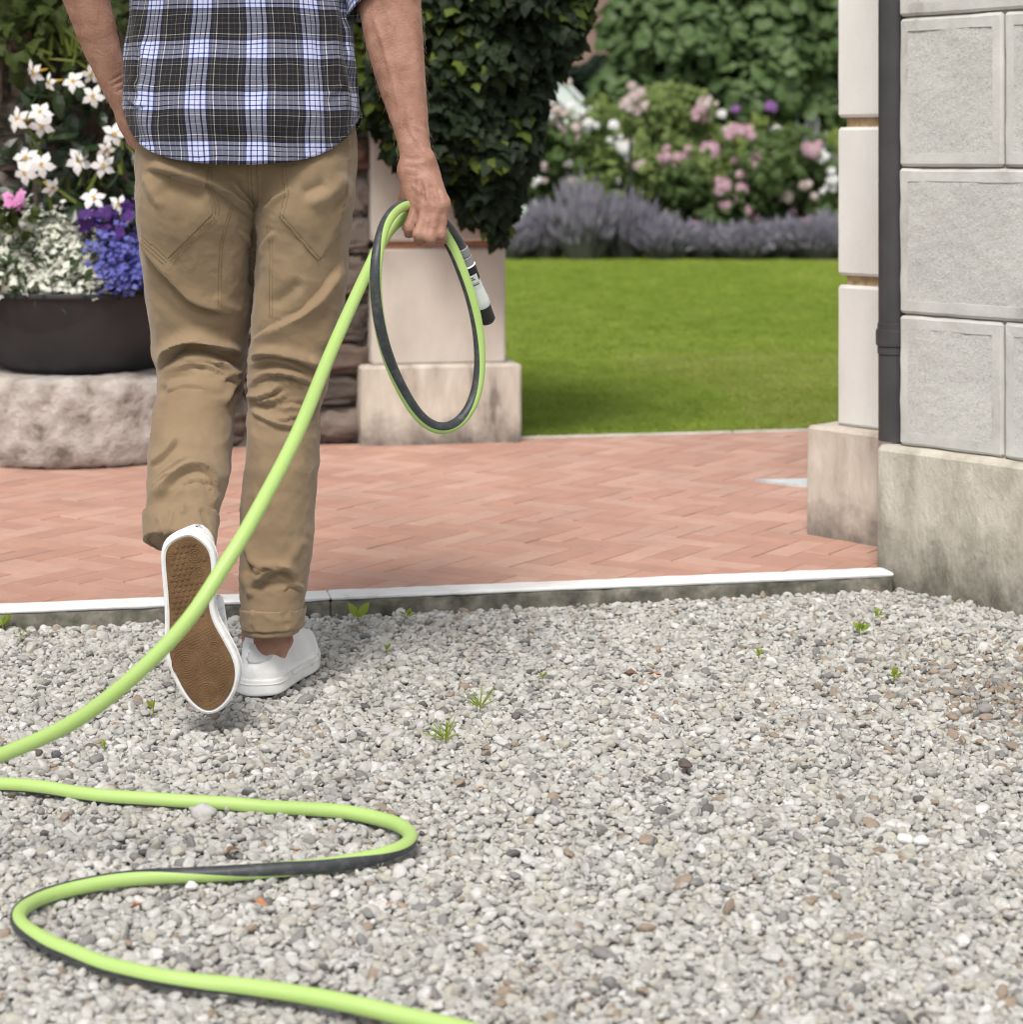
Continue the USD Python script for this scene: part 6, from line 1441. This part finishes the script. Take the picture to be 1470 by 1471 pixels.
# low yellow green perennials behind the roses
for k, (u_, d, w, hgt, lb) in enumerate(((960, 21.4, 1.5, 1.25, "low yellow green perennials between the tall blush rose and the round shrub"), (1075, 21.6, 1.6, 1.25, "yellow green perennials behind the widest pink rose bush"), (1165, 22.0, 1.4, 1.15, "pale green perennials behind the tall lavender by the pier"), (865, 21.8, 1.2, 1.4, "green perennials below the pale greenhouse gable"))):
    t = thing("perennial_clump", lb, "plant", (gx(u_, d), d, Z0)); n_ = 900
    a = rng.uniform(0, 2 * np.pi, n_); r = np.sqrt(rng.uniform(0, 1, n_)); p = np.column_stack([gx(u_, d) + r * np.cos(a) * w / 2, d + r * np.sin(a) * 0.5, Z0 + hgt * rng.uniform(0.1, 1, n_) * (1 - 0.35 * r * r)])
    part(t, "foliage", scatter(oval_leaf, p, hang(unit(n_) * .7 + np.array([0, -.6, .5]), np.pi + rng.normal(0, .7, n_)), rng.uniform(0.10, 0.2, n_)), green("perennial_leaf", (0.22, 0.30, 0.06), (0.36, 0.44, 0.12), (0.6, 1.25), 0.4), kind="stuff")
    st = [np.array([gx(u_, d) + rng.normal(0, w / 5), d + rng.normal(0, .15), Z0]) for _ in range(6)]; tangle(t, "stem", st, [s + np.array([rng.normal(0, .1), 0, hgt * .8]) for s in st], 0.008, 6, 0.05)
def tree(name, label, cat, x, y, hgt, w, trunk_h, n, leaf_m, leaf_s, lobes_n, seed, trunk_r=0.12, low=0.1, depth=None, group=None, flat=1.0):
    r = np.random.default_rng(seed); t = thing(name, label, cat, (x, y, Z0), group)
    c = np.array([x, y, Z0 + hgt * 0.5]); dirs = unit(lobes_n, r); dep = depth or w
    lob = c + dirs * np.array([w / 2 * .78, dep / 2 * .78, hgt * (0.5 - low / 2) * .80]) * r.uniform(0.55, 1.05, (lobes_n, 1)); lob[:, 2] = np.maximum(lob[:, 2] + low * hgt * .5, Z0 + 0.1 * hgt)
    lr = r.uniform(0.13, 0.23, lobes_n) * min(w, hgt)
    k = r.integers(0, lobes_n, n); u_ = unit(n, r); u_[:, 2] = np.abs(u_[:, 2]) * r.choice([1, 1, 1, -0.6], n)
    p = lob[k] + u_ * (lr[k] * r.uniform(0.55, 1.0, n) ** 0.6)[:, None]; p[:, 2] = np.maximum(p[:, 2], Z0 + .05)
    nr_ = u_ * 0.9 + unit(n, r) * 0.55 + np.array([0, 0, 0.35])
    part(t, "crown", scatter(clump_leaf, p, hang(nr_, r.normal(0, .9, n)), r.uniform(0.7, 1.3, n) * leaf_s), leaf_m, kind="stuff")
    tr_p = [np.array([x, y, Z0 - .03]), np.array([x + .02, y, Z0 + trunk_h * .5]), np.array([x, y, Z0 + hgt * .72])]
    tp_, _ = spline(tr_p, 14); part(t, "trunk", tube(tp_, np.linspace(trunk_r, trunk_r * .3, 14), 10), bark, True)
    for q_ in range(min(9, lobes_n)):
        a = tp_[4 + q_ % 8]; tt_ = np.linspace(0, 1, 8)[:, None]; pl_ = a + (lob[q_] - a) * tt_; pl_[:, 2] += 0.12 * np.sin(tt_[:, 0] * np.pi)
        part(t, "limb", tube(pl_, np.linspace(trunk_r * .45, trunk_r * .1, 8), 7), bark, True)
    return t
shrub_leaf = green("shrub_leaf", (0.13, 0.235, 0.08), (0.29, 0.43, 0.165), (0.45, 1.4), 0.4, 0.5, 0.3)
dark_tree = green("dark_tree_leaf", (0.010, 0.024, 0.014), (0.026, 0.050, 0.026), (0.5, 1.4), 0.2)
tree("round_shrub", "large round bright green shrub behind the rose bed", "shrub", gx(1038, 25), 25, 4.1, 2.75, 0.5, 15000, shrub_leaf, 0.17, 70, 3, 0.10, 0.05)
tree("round_shrub", "darker green shrub joining the round one, behind the cream pier", "shrub", gx(1215, 25.6), 25.6, 4.6, 2.9, 0.5, 11000, shrub_leaf, 0.17, 60, 5, 0.10, 0.05)
tree("dark_yew", "narrow blue green conifer between the ivy and the round shrub", "conifer", gx(852, 28), 28, 2.45, 0.9, 0.6, 3800, dark_tree, 0.16, 26, 8, 0.09, 0.05)
for k, (u_, d, hgt, lb) in enumerate(((1090, 33, 7.5, "tall dark tree behind the round shrub, left of the cream pier"), (1330, 32, 8.0, "tall dark tree hidden mostly by the stone building"), (640, 40, 7.0, "dark tree behind the ivy covered pier"), (340, 30, 8.0, "dark tree behind the rubble wall and the man's shirt"), (-40, 28, 8.0, "dark tree behind the rubble wall at the left edge"))):
    tree("background_tree", lb, "tree", gx(u_, d), d, hgt, 4.6, 1.8, 7000, dark_tree, 0.26, 46, 20 + k, 0.2, 0.15, group="trees closing off the garden")
lawn2 = None
# pale greenhouse and a brick house beyond
gh = thing("greenhouse", "pale white glazed greenhouse gable showing between the ivy and the roses", "greenhouse", (gx(800, 23.2), 23.2, Z0))
ghm = look("white_frame_paint", [(0.3, (0.55, 0.58, 0.58)), (0.7, (0.62, 0.65, 0.65))], 10, 3, 0.5)
pane_m = usdkit.material(stage, "/World/Looks/frosted_pane", {"t": ("translucent_bsdf", {"color": (0.80, 0.86, 0.84)}), "d": ("principled_bsdf", {"base_color": (0.70, 0.76, 0.74), "roughness": 0.35}), "x": ("mix_closure", {"fac": 0.35})}, [("d.BSDF", "x.closure1"), ("t.BSDF", "x.closure2")], surface="x.closure")
gd = 23.2; xl_, xa, xr_ = gx(735, gd), gx(806, gd), gx(880, gd); ze, za = P(0, 188, gd)[2], P(0, 112, gd)[2]; dp = 2.2
def bar(a, b_, r=0.022): return tube([a, (np.asarray(a) + b_) / 2, b_], r, 6)
for y_ in (gd, gd + dp / 2, gd + dp):
    part(gh, "frame", cat_([bar((xl_, y_, Z0), (xl_, y_, ze)), bar((xr_, y_, Z0), (xr_, y_, ze)), bar((xl_, y_, ze), (xa, y_, za)), bar((xr_, y_, ze), (xa, y_, za)), bar((xl_, y_, ze), (xr_, y_, ze))]), ghm, 40)
part(gh, "ridge_beam", bar((xa, gd, za), (xa, gd + dp, za)), ghm, 40)
def sheet(pts_, th=0.006):
    p = np.array(pts_, float); n_ = nrm(np.cross(p[1] - p[0], p[2] - p[0])) * th; k = len(p); f = [(0, i, i + 1) for i in range(1, k - 1)] + [(k, k + i + 1, k + i) for i in range(1, k - 1)]
    for i in range(k): j = (i + 1) % k; f += [(i, k + i, k + j), (i, k + j, j)]
    return tm(np.vstack([p, p + n_]), np.array(f))
N_ = 5
for k in range(N_):
    x0, x1 = xl_ + (xr_ - xl_) * k / N_, xl_ + (xr_ - xl_) * (k + 1) / N_
    hz = lambda x: ze + (za - ze) * (1 - abs(x - xa) / (xr_ - xa if x > xa else xa - xl_)) - 0.02
    mid = [(xa, gd + .03, hz(xa))] if x0 < xa < x1 else []
    part(gh, "pane", sheet([(x0 + .015, gd + .03, Z0 + .05), (x1 - .015, gd + .03, Z0 + .05), (x1 - .015, gd + .03, hz(x1 - .015))] + mid + [(x0 + .015, gd + .03, hz(x0 + .015))]), pane_m)
    part(gh, "glazing_bar", bar((x1, gd + .02, Z0), (x1, gd + .02, hz(x1)), 0.014) if k < N_ - 1 else bar((x0, gd + .02, Z0), (x0, gd + .02, hz(x0)), 0.012), ghm, 40)
for sgn, xe in ((-1, xl_), (1, xr_)):
    for k in range(3):
        y0, y1 = gd + dp * k / 3 + .02, gd + dp * (k + 1) / 3 - .02
        part(gh, "roof_pane", sheet([(xe, y0, ze), (xa, y0, za), (xa, y1, za), (xe, y1, ze)]), pane_m); part(gh, "side_pane", sheet([(xe, y0, Z0 + .05), (xe, y1, Z0 + .05), (xe, y1, ze), (xe, y0, ze)]), pane_m)
house = thing("brick_house", "weathered pink brick house wall showing at the top between ivy and shrub", "house", (gx(868, 34), 34, Z0))
pinkb = usdkit.material(stage, "/World/Looks/far_brick", {"g": ("geometry", {}), "m": ("mapping", {"rotation": (math.pi / 2, 0, 0)}), "b": ("brick_texture", {"color1": (0.25, 0.155, 0.13), "color2": (0.20, 0.125, 0.108), "mortar": (0.28, 0.22, 0.195), "scale": 4.0, "mortar_size": 0.015}), "p": ("principled_bsdf", {"roughness": 0.9})},
    [("g.position", "m.vector"), ("m.vector", "b.vector"), ("b.color", "p.base_color")], surface="p.BSDF")
hx = gx(868, 34)
part(house, "wall", cbox(5.2, 4.0, 4.6, 0.01, (hx - 1.6, 36, 2.3)), pinkb)
for sgn in (-1, 1):
    part(house, "roof_slope", sheet([(hx - 4.4, 36 + sgn * 2.4, 4.5), (hx + 1.2, 36 + sgn * 2.4, 4.5), (hx + 1.2, 36, 6.2), (hx - 4.4, 36, 6.2)], 0.12), look("roof_tile", [(0.3, (0.22, 0.11, 0.08)), (0.7, (0.32, 0.18, 0.13))], 6, 4, 0.85))
part(house, "window", cbox(0.9, 0.08, 1.2, 0.01, (hx - 2.4, 33.98, 2.4)), blk_pl)

# ------------------------------------------------------------ small things in the gravel
weed_m = green("weed_leaf", (0.30, 0.42, 0.04), (0.44, 0.54, 0.10), (0.7, 1.25), 0.5)
def weed(u_, v_, px, label, n=4, leafm=oval_leaf, grp=None, spread=0.9):
    p = G(u_, v_, 0.006); s_ = (1.35 if leafm is needle else 0.85) * px / FPX * p[1]; n = n if leafm is needle else n + 3
    t = thing("weed", label, "weed", p)
    for k in range(n):
        a = rng.uniform(0, 6.28); el = rng.uniform(0.15, 1.2); y_ = np.array([math.cos(a) * math.cos(el) * spread, math.sin(a) * math.cos(el) * spread, math.sin(el)]); y_ = nrm(y_)
        z = nrm(np.cross(y_, nrm(rng.normal(size=3)))); z = z if z[1] < 0 else -z
        part(t, "leaf", scatter(leafm, (p + y_ * s_ * 0.15)[None], np.stack([np.cross(y_, z), y_, z], 1)[None], s_ * rng.uniform(0.7, 1.1) * (np.array([[0.6, 1, 1]]) if leafm is needle else np.ones((1, 3)))), weed_m)
    part(t, "stem", tube([p - [0, 0, .01], p + [0, 0, s_ * .12], p + [0, 0, s_ * .25]], 0.0012, 5), weed_m)
# seedling by the kerb: two broad leaves
p = G(515, 885, 0.0); t = thing("seedling", "yellow green seedling with two broad leaves growing against the kerb", "weed", p)
for a, h_ in ((-0.55, 0.034), (0.62, 0.037)):
    y_ = nrm(np.array([math.sin(a), -0.15, math.cos(a)])); z = nrm(np.array([0.1, -1, .2]) - y_ * (np.array([0.1, -1, .2]) @ y_))
    part(t, "leaf", scatter(oval_leaf, (p + [0, -0.01, 0])[None], np.stack([np.cross(y_, z), y_, z], 1)[None], np.array([[h_ * .95, h_, h_]])), weed_m)
part(t, "stem", tube([p + [0, -.01, -.01], p + [0, -.01, .004], p + [0, -.01, .012]], 0.0015, 5), weed_m)
for w in ((220, 1018, 16, "small two leaved weed in the gravel left of the lifted sneaker sole", 3), (555, 934, 12, "tiny weed right of the standing sneaker near the kerb", 3), (690, 1016, 24, "low grassy weed in the middle of the gravel, right of the sneakers", 16, needle), (640, 1062, 26, "pale wispy grass tuft in the gravel below the sneakers", 22, needle), (780, 972, 12, "tiny round leaved weed in mid gravel between kerb and grass tuft", 3),
          (585, 884, 14, "small weed at the kerb just right of the seedling", 4), (4, 899, 20, "weed at the kerb at the left edge", 4), (30, 915, 14, "low weed in the gravel near the left edge", 5, needle), (150, 1070, 10, "tiny yellowish weed near where the hose rises", 3), (1090, 940, 12, "tiny weed in the gravel straight below the pier base", 4), (1285, 972, 16, "leafy weed in the gravel left of the brown patch", 6), (1235, 905, 18, "weed in the gravel close to the plinth corner", 7), (1262, 884, 12, "small weed right at the foot of the plinth corner", 5)):
    weed(*w)
curl = tm(np.array([(-.5, -.1, 0), (-.2, .22, .16), (.2, .25, .22), (.55, .02, .05), (.2, -.25, .16), (-.2, -.2, .20), (0, 0, .02)]), np.array([(0, 1, 6), (1, 2, 6), (2, 3, 6), (3, 4, 6), (4, 5, 6), (5, 0, 6)]))
rust = look("dry_leaf", [(0.3, (0.26, 0.10, 0.045)), (0.7, (0.40, 0.19, 0.09))], 60, 3, 0.85)
brown = look("brown_leaf", [(0.3, (0.11, 0.065, 0.04)), (0.7, (0.19, 0.12, 0.08))], 60, 3, 0.85)
for u_, v_, px, m_, lb in ((30, 1409, 26, brown, "brown dry leaf lying inside the last hose bend near the left edge"), (196, 1300, 22, rust, "orange dry leaf lying under the middle strand of the hose"), (333, 1222, 26, brown, "dark brown curled leaf between the two upper hose strands"), (428, 1221, 14, rust, "small orange petal between the two upper hose strands"), (372, 1298, 30, rust, "thin reddish dry leaf lying in front of the hose's S bend"), (690, 1132, 14, rust, "small orange leaf scrap in the middle of the gravel"), (905, 968, 26, brown, "brown dry leaf in the gravel straight in front of the kerb"),
                       (940, 968, 20, rust, "orange brown leaf scrap next to a brown leaf before the kerb"), (1352, 1195, 14, rust, "small reddish scrap in the right of the gravel"), (1245, 1022, 16, brown, "brown leaf scrap below the weed on the right"), (165, 1040, 12, rust, "small orange scrap behind the rising hose"), (1256, 846, 9, rust, "orange leaf fallen at the end of the kerb"), (1045, 1122, 12, rust, "reddish scrap in mid gravel"), (560, 1298, 16, rust, "faded leaf right of the S bend")):
    p = G(u_, v_, 0.008); s_ = px / FPX * p[1]; a = rng.uniform(-.6, .6); Rz = np.array([[math.cos(a), -math.sin(a), 0], [math.sin(a), math.cos(a), 0], [0, 0, 1.0]])
    m = curl.copy().subdivide(); v = (m.vertices * np.array([1, .8, .7]) * s_) @ Rz.T; v += np.array([0, 0, 1]) * ((meshkit.noise(m.vertices * 4 + u_) - .5) * .35 * s_)[:, None]
    single("fallen_leaf", tm(np.vstack([v + p]), m.faces), m_, True, lb, "fallen leaf")
for u_, v_, px, sd, lb in ((80, 1084, 15, 3, "dark grey stone under the rising hose at left, right one of two"), (54, 1082, 18, 4, "dark brown stone under the rising hose at left, left one of two"), (985, 1097, 20, 6, "dark brown stone in the middle of the gravel"), (1325, 1208, 22, 9, "bluish dark stone right of a white pebble"), (1300, 1205, 24, 12, "bright white pebble standing out at right"), (1415, 1018, 22, 15, "grey stone in the brown patch by the plinth"), (292, 1165, 36, 18, "large flat light grey stone leaning on the hose"), (275, 1272, 20, 21, "round white pebble in front of the middle hose strand"), (18, 1142, 13, 24, "dark stone beside the hose at the left edge")):
    p = G(u_, v_, 0.006); s_ = px / 2 / FPX * p[1]; m = pebble(sd + 100)
    m.vertices = m.vertices / np.ptp(m.vertices, axis=0) * np.array([1.9, 1.6, 1.3]); c_ = (0.62, 0.61, 0.59) if "white" in lb else (0.40, 0.39, 0.38) if "light" in lb else (0.085, 0.085, 0.092) if "bluish" in lb or "dark grey" in lb else (0.24, 0.23, 0.22) if "grey" in lb else (0.10, 0.08, 0.07)
    single("stone", tm(m.vertices * s_ * 1.1 + p, m.faces), look("stone_" + "".join(ch for ch in lb[:14].replace(" ", "_") if ch.isalpha() or ch == "_") + f"{sd}", [(0.3, tuple(.85 * q_ for q_ in c_)), (0.7, c_)], 90, 4, 0.75, (300, .3, .001)), True, lb, "stone")
